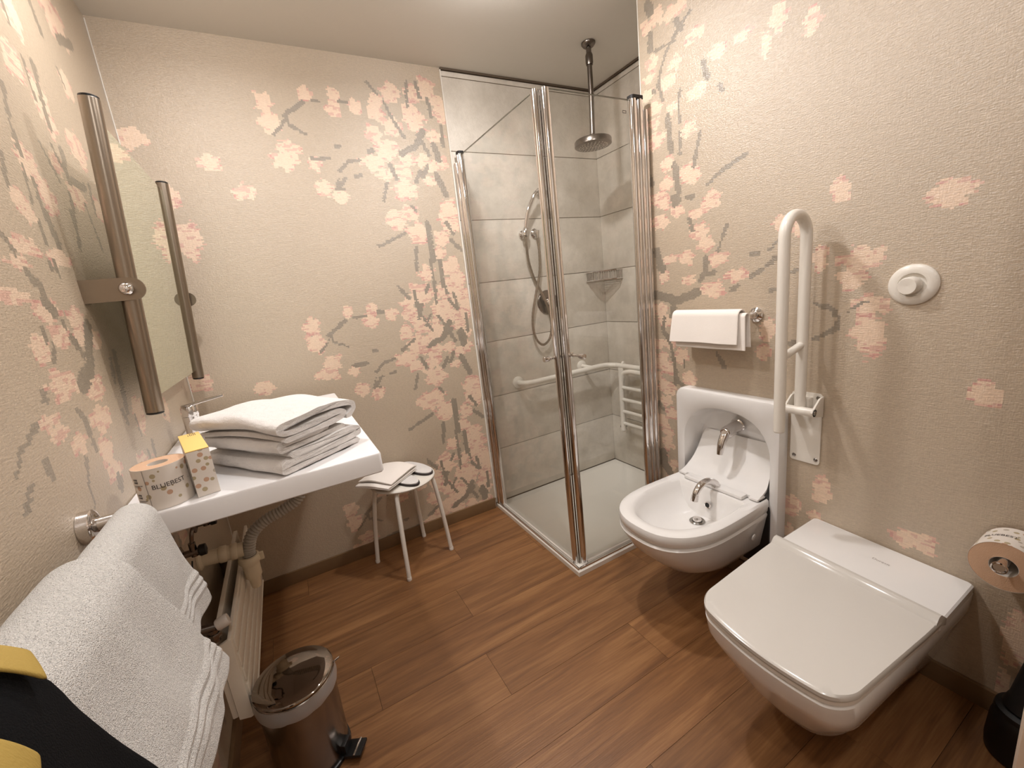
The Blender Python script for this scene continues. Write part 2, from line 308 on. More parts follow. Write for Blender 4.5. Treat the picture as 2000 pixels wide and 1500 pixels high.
# ---------------------------------------------------------------- blossom print, cell by cell (woven pixel pattern)
WP = {
 'B': ([(517,1230,39,42),(521,1156,44,47),(684,1283,30,31),(802,1287,30,30),(786,1228,38,38),(892,1247,36,36),(573,1047,50,44),(546,1002,57,39),(669,993,31,32),(274,983,42,30),(690,894,37,39),(756,858,35,37),(954,1142,41,40),(989,1286,38,36),(1060,1315,50,47),(980,1229,38,36),(1048,1172,50,48),(1003,1069,61,59),(932,1009,65,40),(985,961,50,33),(1170,1210,59,54),(1142,1258,34,32),(1268,1142,49,33),(1095,1032,46,44),(1177,1029,36,33),(1228,998,34,32),(1282,1024,31,34),(1073,968,46,44),(1200,933,36,23),(1072,888,64,56),(1003,751,51,51),(1066,778,47,45),(1100,681,60,58),(1221,652,44,42),(1279,786,64,59),(1282,712,51,48),(1190,573,44,34),(1113,481,43,42),(1251,500,58,55),(1180,373,38,37),(1269,437,52,50),(1066,382,61,60),(1178,269,77,75),(1256,350,52,50),(1176,1330,46,42),(1239,1356,59,53),(1298,1307,43,38),(1308,1250,49,44),(1031,240,48,49),(992,304,35,36),(1111,173,63,63),(1051,115,43,44),(1281,236,47,45),(1284,154,40,39),(30,2014,53,43),(115,1806,33,42),(135,1639,48,79),(272,1937,43,35),(365,1826,45,34),(251,1936,25,27)],
  [(14,[581,1184,623,1210,667,1244]),(8,[588,1175,554,1131,530,1110]),(11,[589,1180,597,1149,658,1116]),(11,[707,1253,766,1256]),(15,[828,1263,858,1262]),(15,[774,1076,789,1074]),(13,[664,1018,734,1020]),(12,[770,969,814,1009,868,1017]),(17,[840,948,862,951]),(7,[760,938,745,887]),(16,[791,938,745,887]),(9,[741,888,777,886]),(12,[958,1357,999,1311]),(14,[978,917,951,838]),(15,[890,627,1027,681]),(17,[1077,614,1060,502]),(29,[1156,728,1155,594,1160,543]),(12,[1142,548,1143,384]),(22,[1191,535,1192,408]),(13,[1027,1282,1046,1226,1099,1132]),(28,[1198,1162,1151,1090,1075,1057]),(16,[1171,1144,1218,1057]),(32,[1249,1098,1265,1038]),(18,[1009,1001,1033,941]),(32,[1241,961,1278,871]),(14,[1245,1312,1257,1233]),(10,[1151,1386,1138,1269]),(14,[1196,1382,1209,1316]),(18,[1271,640,1324,589]),(19,[918,1056,936,1063]),(11,[951,429,1001,364]),(14,[1030,393,1039,289]),(15,[1137,256,1191,172]),(21,[1205,180,1145,134,1061,98]),(10,[911,102,992,150]),(17,[1057,321,1033,252]),(24,[1257,163,1279,115]),(18,[1214,336,1248,286]),(17,[1110,419,1092,387]),(18,[1258,730,1289,673]),(19,[1157,975,1125,924]),(14,[1084,815,1104,788]),(17,[1198,1003,1171,950]),(12,[1100,269,1066,215]),(17,[1300,1194,1299,1103])]),
 'R': ([(1338,2274,33,36),(1401,2265,28,32),(1286,2251,25,31),(1380,2125,35,29),(1266,2082,37,27),(1397,2078,32,19),(1301,2027,45,33),(1165,1938,51,27),(1374,1958,42,30),(1284,1924,32,24),(1210,1824,42,31),(1369,1905,35,25),(1372,1834,50,31),(1312,1732,34,31),(1322,1655,42,29),(1207,1662,55,40),(1112,1554,45,29),(1174,2127,50,26),(1087,2029,36,25),(996,2034,37,20),(878,2025,32,44),(914,1970,19,42),(780,1966,25,35),(683,1479,31,34),(1236,2250,35,25),(1407,2022,36,25),(1360,1611,43,27),(1337,1585,37,28),(1271,1542,32,25),(1118,1537,48,31),(1355,1513,46,35),(1176,1512,38,21),(1315,1352,38,18),(1227,1348,41,29),(1083,1326,48,27),(1164,1440,45,38),(1139,1392,38,32),(1349,1282,27,31),(1222,1255,42,23),(1108,1213,62,33),(1006,1260,50,26),(1371,1138,40,32),(1349,1086,40,32),(1328,975,32,26),(1267,928,45,39),(1365,885,49,41),(1224,835,37,32),(1336,772,41,35),(851,1420,32,23),(796,1392,21,27),(729,1290,24,44),(890,1054,30,46),(904,974,26,32),(1387,977,36,29),(1368,920,36,29),(1335,865,35,29),(1409,821,34,27),(1367,779,43,30),(1355,708,36,30),(1328,653,35,30),(1388,602,45,38),(1360,559,37,32),(1355,497,37,38),(1388,423,31,26),(1337,374,22,33),(444,1412,46,37),(624,1275,49,38),(639,1217,38,36),(581,1277,19,28),(588,1053,44,67),(591,1140,46,33),(336,908,36,40),(446,433,53,37),(690,498,34,53),(788,407,38,45),(710,389,22,28),(219,252,29,89),(227,95,14,63),(785,291,32,30)],
  [(35,[1390,2340,1378,2309]),(13,[1195,2211,1238,2186,1290,2149,1332,2089,1348,2038,1330,1976]),(9,[1357,2162,1264,2150]),(27,[1382,2227,1381,2179]),(22,[1141,2025,1125,1969]),(16,[1076,1922,1066,1901]),(10,[1244,1979,1255,1932,1247,1861]),(22,[1305,1907,1293,1772]),(11,[1248,1823,1250,1749]),(13,[1156,1800,1172,1749,1185,1685]),(11,[1132,1603,1077,1636,978,1666]),(26,[1278,1722,1261,1614,1283,1572]),(24,[1409,1700,1395,1674]),(19,[1216,1580,1196,1578]),(23,[1256,2213,1232,2178]),(9,[1378,2025,1364,2014]),(42,[1284,1590,1270,1581]),(14,[1213,1498,1210,1486]),(16,[1200,1462,1194,1450]),(13,[1047,1446,1065,1408,1083,1358]),(18,[955,1329,929,1330]),(13,[954,1251,910,1272,862,1305]),(9,[887,1337,854,1370]),(12,[816,1251,779,1259]),(11,[883,1196,859,1195]),(17,[1032,1203,1003,1223]),(24,[1139,1332,1140,1282,1167,1251]),(18,[1134,1271,1102,1276]),(35,[1384,1391,1371,1328,1356,1314]),(36,[1401,1203,1275,1173,1181,1205]),(30,[1298,1162,1308,1105]),(18,[1366,1053,1320,976,1294,812]),(14,[1091,954,1059,904]),(16,[815,1011,792,1011]),(11,[736,1147,686,1128,669,1096,671,1069,739,1030]),(7,[643,1123,605,1152]),(9,[1252,916,1253,877]),(21,[1294,812,1263,796]),(12,[1408,682,1374,659]),(14,[1354,1097,1363,1035,1324,981]),(20,[1305,908,1294,835,1302,800]),(18,[1422,708,1393,683]),(42,[1411,429,1383,372,1346,339]),(7,[647,1118,603,1148])]),
 'L': ([(1803,2200,93,72),(1386,1899,51,48),(1490,1845,49,63),(1287,1659,45,41),(1655,1804,64,47),(1339,1609,45,43),(1530,1653,55,41),(1206,1553,39,22),(1686,1652,51,35),(1740,1993,52,39),(1476,2032,46,53),(1189,1574,30,22),(1457,1708,36,29),(1149,1479,52,20),(1104,1445,47,15),(1042,1384,64,14),(1298,1470,58,19),(1148,1358,63,20),(1067,1292,37,29),(1173,1310,47,24),(1269,1342,45,27),(1110,1218,70,29),(1261,1306,33,22),(1253,1188,51,29),(1012,1166,41,13),(1030,1139,36,16),(1094,1105,38,24),(1234,1125,56,32),(1199,1058,42,31),(1204,1007,43,26),(1346,1293,39,24)],
  [(24,[1637,2141,1654,2078]),(13,[1296,1812,1271,1729,1270,1673]),(21,[1513,1944,1498,1855,1492,1801]),(9,[1262,1652,1248,1575]),(16,[1293,1628,1287,1570,1308,1505]),(8,[1253,1543,1250,1500]),(12,[1184,1652,1166,1592]),(10,[1393,1735,1443,1667]),(22,[1524,1759,1507,1687,1623,1696]),(17,[1484,1646,1437,1515]),(13,[1577,1643,1605,1533]),(27,[1794,2133,1927,2182]),(11,[1079,1494,1103,1458]),(10,[1697,2020,1718,1980]),(10,[1443,2033,1445,1986]),(9,[1455,1928,1455,1842]),(16,[1658,1709,1644,1635]),(9,[1463,1751,1498,1701]),(25,[1121,1428,1158,1405,1151,1374,1180,1354]),(14,[1235,1453,1232,1444]),(11,[1078,1492,1102,1462]),(8,[1246,1536,1247,1497]),(14,[1301,1575,1316,1507]),(15,[1452,1602,1447,1530]),(8,[1255,1465,1259,1432]),(12,[1198,1342,1204,1325]),(8,[1105,1328,1104,1305]),(12,[1126,1296,1105,1262]),(19,[1217,1304,1247,1262]),(37,[1322,1323,1257,1234,1189,1206]),(22,[1027,1211,1028,1204]),(10,[970,1168,900,1142,872,1115]),(23,[957,1103,960,1088]),(16,[1133,1164,1149,1135,1152,1080]),(9,[1095,1071,1071,1019,1064,980]),(12,[894,1090,860,1060]),(27,[1216,983,1211,970]),(18,[1396,1239,1379,1189]),(28,[1438,1251,1399,1111]),(18,[1366,1112,1378,1082])]),
}

for k in ('B',):
    b, s = WP[k]
    rep = [q for q in b if q[2] and q not in b[-6:]]
    nb = list(b); ns = list(s)
    for dz in (951, -951):
        nb += [(u, z + dz, a, c) for (u, z, a, c) in rep]
        ns += [(wd, [v + dz if i % 2 else v for i, v in enumerate(pts)]) for wd, pts in s]
    nb += [(u, z - 951, a, c) for (u, z, a, c) in b[-6:]]
    WP[k] = (nb, ns)
b, s = WP['L']
WP['L'] = (list(b) + [(u, z - 951, a, c) for u, z, a, c in b if z > 950], list(s) + [(wd, [v - 951 if i % 2 else v for i, v in enumerate(pts)]) for wd, pts in s if pts[1] > 950])
b, s = WP['R']
WP['R'] = (list(b) + [(u, z - 951, a, c) for u, z, a, c in b if u > 1180 and z < 1500], list(s) + [(wd, [v - 951 if i % 2 else v for i, v in enumerate(pts)]) for wd, pts in s if pts[0] > 1180 and pts[1] < 1500])
def vnoise(u, z, fu, fz, seed):
    r = np.random.RandomState(seed).rand(64, 64)
    x = u*fu; y = z*fz; xi = np.floor(x).astype(int); yi = np.floor(y).astype(int); fx = x-xi; fy = y-yi
    fx = fx*fx*(3-2*fx); fy = fy*fy*(3-2*fy); g = lambda a, b: r[a % 64, b % 64]
    return (g(xi, yi)*(1-fx)+g(xi+1, yi)*fx)*(1-fy)+(g(xi, yi+1)*(1-fx)+g(xi+1, yi+1)*fx)*fy
def paint(key, uc, zc):
    U, Z = np.meshgrid(uc, zc, indexing='ij'); U = U*1000; Z = Z*1000
    lin = lambda c: np.array(srgb(c))
    base, cream, pink, grey = lin((187, 169, 146)), lin((228, 200, 174)), lin((204, 150, 138)), lin((144, 132, 115))
    C = np.zeros(U.shape + (3,)); C[:] = base
    C *= (0.97 + .06*vnoise(U, Z, 1/250, 1/250, 3))[..., None]
    row = (vnoise(U, Z, 1/40, 1/6.01, 7) - .5)
    jit = (vnoise(U, Z, 1/22, 1/22, 9) - .5)
    dash = vnoise(U, Z, 1/26, 1/6.01, 21); lump = vnoise(U, Z, 1/34, 1/30, 31)
    blobs, strokes = WP[key]
    for (u, z, a, c) in blobs:
        a = max(a, 9)*.93; c = max(c, 9)*.93
        rr = np.hypot((U-u + row*10)/a, (Z-z)/c) + jit*.55
        th = np.arctan2((Z-z)/c, (U-u)/a); rr = rr + .10*np.cos(5*th + (u*7+z) % 6)
        k = rr < 1.0; C[k] = cream * 1.0
        edge = (rr > .70) & (rr < 1.12) & (dash > .60); C[edge] = pink*.55 + cream*.45
        mid = (rr < .8) & (lump > .72) & (dash > .5); C[mid] = pink*.6 + cream*.4
        edge2 = (rr > .85) & (rr < 1.05) & (dash > .78); C[edge2] = pink
    for wd, pts in strokes:
        P = np.array(pts, float).reshape(-1, 2)
        d = np.full(U.shape, 1e9)
        for a, c in zip(P[:-1], P[1:]):
            ab = c-a; t = np.clip(((U-a[0])*ab[0]+(Z-a[1])*ab[1])/(ab@ab+1e-9), 0, 1)
            d = np.minimum(d, np.hypot(U-a[0]-t*ab[0], Z-a[1]-t*ab[1]))
        C[d + row*7 + jit*5 < wd*.5 + 1] = grey
    return C
def grid_wall(name, key, to3, u0, u1, ucoarse=(), hole=None, z1=CEIL):
    nu = int(round((u1-u0)/.008)); nzc = int(round(z1/.006))
    ue = np.concatenate([np.array(ucoarse), np.linspace(u0, u1, nu+1)]); ze = np.linspace(0, z1, nzc+1)
    uc = (ue[1:]+ue[:-1])/2; zc = (ze[1:]+ze[:-1])/2
    C = paint(key, uc, zc)
    A, B = np.meshgrid(ue, ze, indexing='ij'); co = to3(A.ravel(), B.ravel())
    n1 = len(ze); i, j = np.meshgrid(np.arange(len(uc)), np.arange(len(zc)), indexing='ij'); i = i.ravel(); j = j.ravel()
    keep = np.ones(len(i), bool)
    if hole: keep = ~((uc[i] > hole[0]) & (uc[i] < hole[1]) & (zc[j] > hole[2]) & (zc[j] < hole[3]))
    cc = C.reshape(-1, 3)[keep]; i = i[keep]; j = j[keep]; q = np.stack([i*n1+j, (i+1)*n1+j, (i+1)*n1+j+1, i*n1+j+1], 1)
    me = bpy.data.meshes.new(name); nf = len(q)
    me.vertices.add(len(co)); me.vertices.foreach_set('co', co.astype('f').ravel())
    me.loops.add(nf*4); me.loops.foreach_set('vertex_index', q.astype('i').ravel())
    me.polygons.add(nf); me.polygons.foreach_set('loop_start', np.arange(0, nf*4, 4).astype('i'))
    ca = me.color_attributes.new('print', 'FLOAT_COLOR', 'CORNER')
    full = np.ones((nf*4, 4), 'f'); full[:, :3] = np.repeat(cc, 4, 0); ca.data.foreach_set('color', full.ravel())
    me.update(calc_edges=True); me.materials.append(M['wallpaper'])
    o = bpy.data.objects.new(name, me); col.objects.link(o); return struct(o)
grid_wall('wall_back', 'B', lambda u, z: np.stack([u, np.full_like(u, YB), z], 1), 0, 1.333)
grid_wall('wall_left', 'L', lambda u, z: np.stack([np.zeros_like(u), u, z], 1), .2, YB, ucoarse=(YF, 0))
grid_wall('wall_right', 'R', lambda u, z: np.stack([np.full_like(u, XR), u, z], 1), .05, YE, ucoarse=(YF, -.2), hole=(.832, 1.235, .27, .748))
# end of the built-out wall, front wall, ceiling
struct(link('wall_end', *box(XR+.003, XS+.05, YE-.03, YE, 0, CEIL), 'ceiling', smooth=False)) 
struct(link('wall_front', *box(-.1, XS, YF-.08, YF, 0, CEIL), 'ceiling', smooth=False))
struct(link('ceiling', *box(-.1, XS+.1, YF-.08, YB+.1, CEIL, CEIL+.06), 'ceiling', smooth=False))
# shower walls: a grout bed with one tile per course
zj = [.012, .03, .366, .693, 1.02, 1.355, 1.688, 2.028, 2.372, 2.398]
wb = struct(link('wall_shower_back', *box(1.333, XS+.06, YB+.002, YB+.06, 0, CEIL), 'grout', smooth=False))
ws = struct(link('wall_shower_side', *box(XS+.002, XS+.06, YE, YB, 0, CEIL), 'grout', smooth=False))
for a, b_ in zip(zj[1:-1], zj[2:]):
    g = .0018
    part('tile', box(1.335, XS, YB-.006, YB+.004, a+g, b_-g), 'tile', wb, bev=.0012)
    part('tile', box(XS-.004, XS+.004, YE, YB-.007, a+g, b_-g), 'tile', ws, bev=.0012)
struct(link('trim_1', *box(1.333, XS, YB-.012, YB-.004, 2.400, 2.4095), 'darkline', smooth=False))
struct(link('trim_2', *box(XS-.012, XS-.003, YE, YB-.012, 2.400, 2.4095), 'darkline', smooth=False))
struct(link('trim_3', *box(1.329, 1.335, YB-.009, YB-.001, .065, 2.40), 'white_enamel', smooth=False))
struct(link('trim_4', *box(0.0005, .004, YB-.004, YB-.0005, .065, 2.40), 'white_enamel', smooth=False))
struct(link('trim_5', *box(XR-.002, XR+.004, YE, YE+.004, 0, CEIL-.001), 'white_enamel', smooth=False))
# baseboards
struct(link('baseboard_back', *box(0, 1.325, YB-.012, YB, 0, .066), 'base', bev=.002))
struct(link('baseboard_left', *box(0, .012, YF, YB-.013, 0, .066), 'base', bev=.002))
struct(link('baseboard_right', *box(XR-.012, XR, YF, 1.39, 0, .066), 'base', bev=.002))
# floor of planks running away to the right
fl = struct(link('floor', *box(-.02, XS+.05, YF-.05, YB+.05, -.05, -.004), 'black_gap', smooth=False))
PW = .197; y = 1.453 + PW*4; r_ = 0
jo = [.25, .95, .1, .84, .424, .804, .1, .62, 1.02, .3, .75, .5, .9, .2, .6, 1.0]
while y > YF:
    y0 = max(y-PW, YF); y1 = min(y, YB+.03)
    xs = [jo[r_ % 16] + k*1.22 - 1.22 for k in range(4)]
    for a, b_ in zip(xs, xs[1:]):
        a = max(a, -.01); b_ = min(b_, XS+.04)
        if b_-a > .02 and y1-y0 > .02: part('plank', box(a+.0005, b_-.0005, y0+.0005, y1-.0005, -.006, 0), 'wood', fl, smooth=False)
    y -= PW; r_ += 1
# ceiling lamps (out of the picture, above)
for i, (lx, ly, pw) in enumerate(LAMPS):
    t = thing('ceiling_light', 'recessed round ceiling downlight ' + ('above the washbasin mirror', 'in front of the glass shower', 'in front of the toilet', 'nearest the entrance, left side')[i], 'ceiling light', (lx, ly, CEIL), group='ceiling downlights')
    part('ring', lathe([(.045, 0), (.045, -.006), (.058, -.006), (.06, 0)], (lx, ly, CEIL-.0005), seg=28, cap0=False, cap1=False), 'lamp_ring', t)
    part('diffuser', lathe([(.0, -.001), (.044, -.001)], (lx, ly, CEIL-.0005), seg=28, cap0=False, cap1=False), 'lamp_glow', t)
# ================================================================ SHOWER
t = thing('shower_tray', 'white square shower tray inside the glass enclosure', 'shower tray', (1.83, 1.8, 0))
x0, x1, y0, y1 = 1.336, XS-.004, 1.378, YB-.008
def lshape(a, b, z):      # L-shaped outline that steps round the built-out wall, inset by a (sides) and b
    return [(x0+a, y0+a, z), (XR-.001-b, y0+a, z), (XR-.001-b, YE+.002+b, z), (x1-b, YE+.002+b, z), (x1-b, y1-b, z), (x0+a, y1-b, z)]
V, F = loft([lshape(0, 0, .0005), lshape(0, 0, .022), lshape(.004, 0, .026), lshape(.05, .025, .026), lshape(.06, .035, .018)])
part('basin', (V, F), 'tray', t, bev=.0)
part('drain_cover', lathe([(0, .0), (.045, 0), (.045, .004), (.0, .006)], (2.10, 1.72, .0182), seg=24), 'drain', t)

enc = thing('shower_enclosure', 'frameless glass corner shower enclosure with chrome profiles and open top', 'shower', (1.37, 1.41, .026))
ZB, ZT = .027, 2.0
def fluted(cx, cy, w, d, along, z0, z1, n=3):
    # rounded ribbed extrusion, width w along the panel, depth d across it
    pts = []
    K = 14*n
    for i in range(K+1):
        a = i/K; pts.append((a*w-w/2, d/2*(.30+.70*abs(math.sin(a*n*PI))**.6)))
    for i in range(K+1):
        a = 1-i/K; pts.append((a*w-w/2, -d/2*(.30+.70*abs(math.sin(a*n*PI))**.6)))
    f = (lambda p, z: (cx+p[0], cy+p[1], z)) if along == 'x' else (lambda p, z: (cx+p[1], cy+p[0], z))
    return loft([[f(p, z0) for p in pts], [f(p, z1) for p in pts]])
def capbox(cx, cy, w, d, along, z, h=.012):
    hx, hy = (w/2, d/2) if along == 'x' else (d/2, w/2)
    pr = rrect(cx, cy, hx, hy, min(hx, hy)*.6)
    return loft([[(a, b, z) for a, b in pr], [(a, b, z+h) for a, b in pr]])
# left panel runs from the back wall to the free corner (along y), right panel from the corner to the built-out wall (along x)
part('wall_profile', fluted(1.352, YB-.020, .024, .030, 'y', ZB, 1.965, 1), 'chrome', enc)
part('hinge_profile', fluted(1.362, YB-.052, .038, .032, 'y', ZB, ZT, 2), 'chrome', enc)
part('profile_cap', capbox(1.362, YB-.052, .040, .034, 'y', ZT), 'black_gap', enc)
part('wall_profile', fluted(XR-.018, 1.412, .034, .034, 'x', ZB, 1.965, 1), 'chrome', enc)
part('hinge_profile', fluted(XR-.070, 1.408, .066, .034, 'x', ZB, ZT, 2), 'chrome', enc)
part('profile_cap', capbox(XR-.070, 1.408, .066, .036, 'x', ZT), 'black_gap', enc)
part('door_profile', fluted(1.366, 1.443, .030, .026, 'y', ZB, ZT, 1), 'chrome', enc)
part('door_profile', fluted(1.396, 1.416, .030, .026, 'x', ZB, ZT, 1), 'chrome', enc)
part('magnet_strip', box(1.3745, 1.3785, 1.4215, 1.4265, ZB, ZT-.003), 'chrome_dark', enc, smooth=False)
g1 = part('glass_panel', box(1.363, 1.369, 1.457, YB-.070, ZB+.012, ZT-.004), 'glass', enc, smooth=False)
g2 = part('glass_panel', box(1.410, XR-.103, 1.409, 1.415, ZB+.012, ZT-.004), 'glass', enc, smooth=False)
part('glass_edge', box(1.3632, 1.3688, 1.457, YB-.070, ZT-.0038, ZT-.001), 'glass_edge', g1, smooth=False)
part('glass_edge', box(1.410, XR-.103, 1.4092, 1.4148, ZT-.0038, ZT-.001), 'glass_edge', g2, smooth=False)
part('etched_mark', merge(box(1.765, 1.785, 1.4075, 1.4085, 1.945, 1.947), box(1.765, 1.785, 1.4075, 1.4085, 1.953, 1.955), box(1.765, 1.767, 1.4075, 1.4085, 1.947, 1.953), box(1.783, 1.785, 1.4075, 1.4085, 1.947, 1.953)), 'tag', g2, smooth=False)
part('bottom_seal', box(1.358, 1.374, 1.457, YB-.070, ZB, ZB+.012), 'white_plastic', enc, bev=.002)
part('bottom_seal', box(1.410, XR-.103, 1.404, 1.420, ZB, ZB+.012), 'white_plastic', enc, bev=.002)
part('sill_rail', box(1.340, 1.350, 1.386, YB-.012, .0262, .036), 'chrome', enc, bev=.002)
part('sill_rail', box(1.351, XR-.002, 1.384, 1.394, .0262, .036), 'chrome', enc, bev=.002)
for k in (0, 1):
    if k == 0: a, b_ = (1.315, 1.470, 1.0), (1.425, 1.470, 1.0)
    else: a, b_ = (1.445, 1.362, 1.0), (1.445, 1.475, 1.0)
    a = Vector(a); b_ = Vector(b_)
    part('door_handle', lathe([(.0, 0), (.011, .001), (.012, .004), (.012, .024), (.007, .026), (.007, .030), (.0085, .034), (.006, .040), (.006, .070), (.0085, .076), (.007, .080), (.007, .084), (.012, .086), (.012, .106), (.011, .109), (0, .11)], a, b_-a, seg=18), 'chrome', enc)

# rain shower from the ceiling
t = thing('rain_shower', 'chrome rain shower head hanging on a long pole from the ceiling', 'shower head', (1.94, 1.794, CEIL))
part('ceiling_flange', lathe([(.034, 0), (.034, -.006), (.026, -.016), (.016, -.022)], (1.945, 1.794, CEIL-.001), cap0=False), 'chrome_dark', t)
part('pole', tube([(1.945, 1.794, CEIL-.02), (1.944, 1.794, 2.2), (1.936, 1.794, 1.995)], .0125), 'chrome_dark', t)
part('pole_joint', lathe([(.016, 0), (.018, .01), (.018, .04), (.014, .05)], (1.945, 1.794, 2.315)), 'chrome_dark', t)
h = part('spray_head', lathe([(0, .045), (.013, .045), (.016, .03), (.03, .022), (.088, .018), (.092, .012), (.092, -.008), (.086, -.012), (0, -.012)], (1.936, 1.794, 1.965), seg=40, cap0=False, cap1=False), 'chrome_dark', t)
part('nozzle_plate', merge(*[lathe([(.0028, 0), (.0018, -.003)], (1.936 + r*math.cos(a), 1.794 + r*math.sin(a), 1.9528), seg=6) for r, n in ((.015, 6), (.033, 12), (.051, 18), (.069, 24)) for a in (2*PI*i/n for i in range(n))]), 'chrome', h)['kind'] = 'stuff'

# hand shower
yw = YB - .006
t = thing('hand_shower', 'chrome hand shower with long looping hose on the grey tiled wall', 'hand shower', (1.72, yw, 1.6))
part('wall_bracket', merge(lathe([(.022, 0), (.022, .012), (.012, .02), (.012, .04)], (1.708, yw, 1.600), (0, -1, 0)), lathe([(.017, -.02), (.019, 0), (.017, .022)], (1.706, yw-.05, 1.607), (.25, 0, 1))), 'chrome', t)
hp = cr_spline([(1.705, yw-.05, 1.60), (1.712, yw-.058, 1.66), (1.728, yw-.07, 1.725), (1.76, yw-.085, 1.79), (1.795, yw-.09, 1.822)], 6)
hd = part('handle', tube(hp, .0115, rfun=lambda a: .010+.004*a), 'chrome', t)
part('spray_head', lathe([(0, .016), (.016, .014), (.032, .006), (.040, -.008), (.040, -.016), (.034, -.02), (0, -.02)], (1.812, yw-.088, 1.81), (.35, .25, .9), seg=28, cap0=False, cap1=False), 'chrome', t)
part('wall_outlet', merge(lathe([(.028, 0), (.028, .006), (.018, .014), (.014, .035)], (1.797, yw, 1.604), (0, -1, 0)), lathe([(.011, -.03), (.013, 0), (.013, .012)], (1.797, yw-.032, 1.604))), 'chrome', t)
ho = cr_spline([(1.797, yw-.032, 1.575), (1.797, yw-.034, 1.48), (1.785, yw-.036, 1.38), (1.745, yw-.037, 1.26), (1.712, yw-.036, 1.15), (1.703, yw-.036, 1.06), (1.722, yw-.036, .985), (1.766, yw-.036, .952), (1.815, yw-.036, .985), (1.836, yw-.036, 1.06), (1.828, yw-.034, 1.15), (1.795, yw-.030, 1.25), (1.755, yw-.022, 1.34), (1.722, yw-.030, 1.44), (1.706, yw-.046, 1.52), (1.704, yw-.05, 1.585)], 14)
part('hose', tube(ho, .0062, seg=8, rfun=lambda a: .0075 + .0008*math.sin(a*900)), 'steel', t)

t = thing('shower_mixer', 'round chrome shower mixer plate with lever behind the corner profile', 'tap', (1.85, yw, 1.2))
part('wall_plate', lathe([(0, .010), (.068, .008), (.074, .002), (.074, 0)], (1.845, yw, 1.20), (0, -1, 0), seg=40, cap0=False), 'chrome_dark', t)
part('valve_body', lathe([(.028, 0), (.028, .03), (.022, .045), (0, .047)], (1.845, yw-.008, 1.20), (0, -1, 0), cap1=False), 'chrome', t)
part('lever', tube([(1.845, yw-.045, 1.20), (1.835, yw-.06, 1.165), (1.822, yw-.066, 1.12)], .008), 'chrome', t)

# corner basket
t = thing('corner_basket', 'small chrome wire soap basket in the tiled shower corner', 'soap basket', (XS-.08, YB-.08, 1.29))
pc = [(2.155, YB-.012), (XS-.012, YB-.012), (XS-.012, 2.02), (2.255, 2.02), (2.155, 2.12)]
pcl = pc + [pc[0]]
for z in (1.296, 1.350): part('rim', tube([(x, y, z) for x, y in pcl], .0035, 8), 'chrome', t)
bars = []
for (ax_, ay), (bx, by) in zip(pcl, pcl[1:]):
    L = math.hypot(bx-ax_, by-ay); n = max(2, int(L/.013))
    for i in range(n): 
        f = (i+.5)/n; x, y = ax_+(bx-ax_)*f, ay+(by-ay)*f; bars.append(tube([(x, y, 1.296), (x, y, 1.35)], .0022, 6))
part('side_wires', merge(*bars), 'chrome', t)['kind'] = 'stuff'
fw = []
for i in range(10):
    x = 2.165 + i*.0135; ylo = max(2.02, 2.12 - (x-2.155)); fw.append(tube([(x, ylo+.001, 1.296), (x, YB-.012, 1.296)], .002, 6))
part('floor_wires', merge(*fw), 'chrome', t)['kind'] = 'stuff'
part('wall_fixing', cyl((2.2, YB-.006, 1.325), (2.2, YB-.016, 1.325), .009), 'chrome', t)

# grab rail round the corner + folded seat
t = thing('shower_grab_rail', 'white wall grab rail running round the shower corner', 'grab rail', (1.8, yw, .75))
zr = .748
part('rail', tube(cr_spline([(1.577, yw-.012, zr), (1.585, yw-.055, zr), (1.635, yw-.085, zr), (1.80, yw-.088, zr+.001), (2.0, yw-.088, zr+.002), (2.12, yw-.088, zr+.003), (2.19, yw-.10, zr+.003), (2.23, yw-.14, zr), (2.236, yw-.20, zr), (2.236, 1.62, zr)], 7), .0165, 16), 'white_enamel', t)
part('flange', lathe([(.036, 0), (.036, .006), (.028, .012), (.018, .015)], (1.577, yw, zr), (0, -1, 0), seg=30), 'white_enamel', t)
fl_ = part('flange', lathe([(.036, 0), (.036, .006), (.028, .012), (.018, .015)], (2.067, yw, zr+.012), (0, -1, 0), seg=30), 'white_enamel', t)
part('support', tube([(2.067, yw-.01, zr+.012), (2.075, yw-.06, zr+.008), (2.09, yw-.085, zr+.004)], .013), 'white_enamel', t)
part('flange', lathe([(.036, 0), (.036, .006), (.028, .012), (.018, .015)], (XS-.005, 1.62, zr), (-1, 0, 0), seg=30), 'white_enamel', t)
part('support', tube([(XS-.01, 1.62, zr), (2.236, 1.62, zr)], .0165), 'white_enamel', t)
t = thing('folding_shower_chair', 'white folding shower chair hanging upright on the shower side rail', 'shower chair', (2.2, 1.83, .3))
sy0, sy1 = 1.60, 1.975
part('seat_frame', tube(cr_spline([(2.20, sy1, .33), (2.20, sy1, .55), (2.20, sy1-.01, .68), (2.20, sy1-.06, .725), (2.20, (sy0+sy1)/2, .728), (2.20, sy0+.06, .725), (2.20, sy0+.01, .68), (2.20, sy0, .55), (2.20, sy0, .33)], 7), .015, 12), 'white_enamel', t)
part('side_bar', extr([(2.222, sy1+.045, .745), (2.222, sy1+.002, .745), (2.222, sy1+.002, .30), (2.222, sy1+.045, .30)], (.014, 0, 0)), 'white_enamel', t, bev=.003)
part('side_bar', extr([(2.222, sy0+.0, .70), (2.222, sy0+.026, .70), (2.222, sy0+.026, .30), (2.222, sy0+.0, .30)], (.014, 0, 0)), 'white_enamel', t, bev=.003)
for z in (.62, .54, .46, .38): part('slat', tube([(2.2, sy0+.012, z), (2.2, sy1-.012, z)], .011, 10), 'white_enamel', t)
part('pivot', cyl((2.195, sy1+.012, .352), (2.24, sy1+.012, .352), .011), 'drain', t)
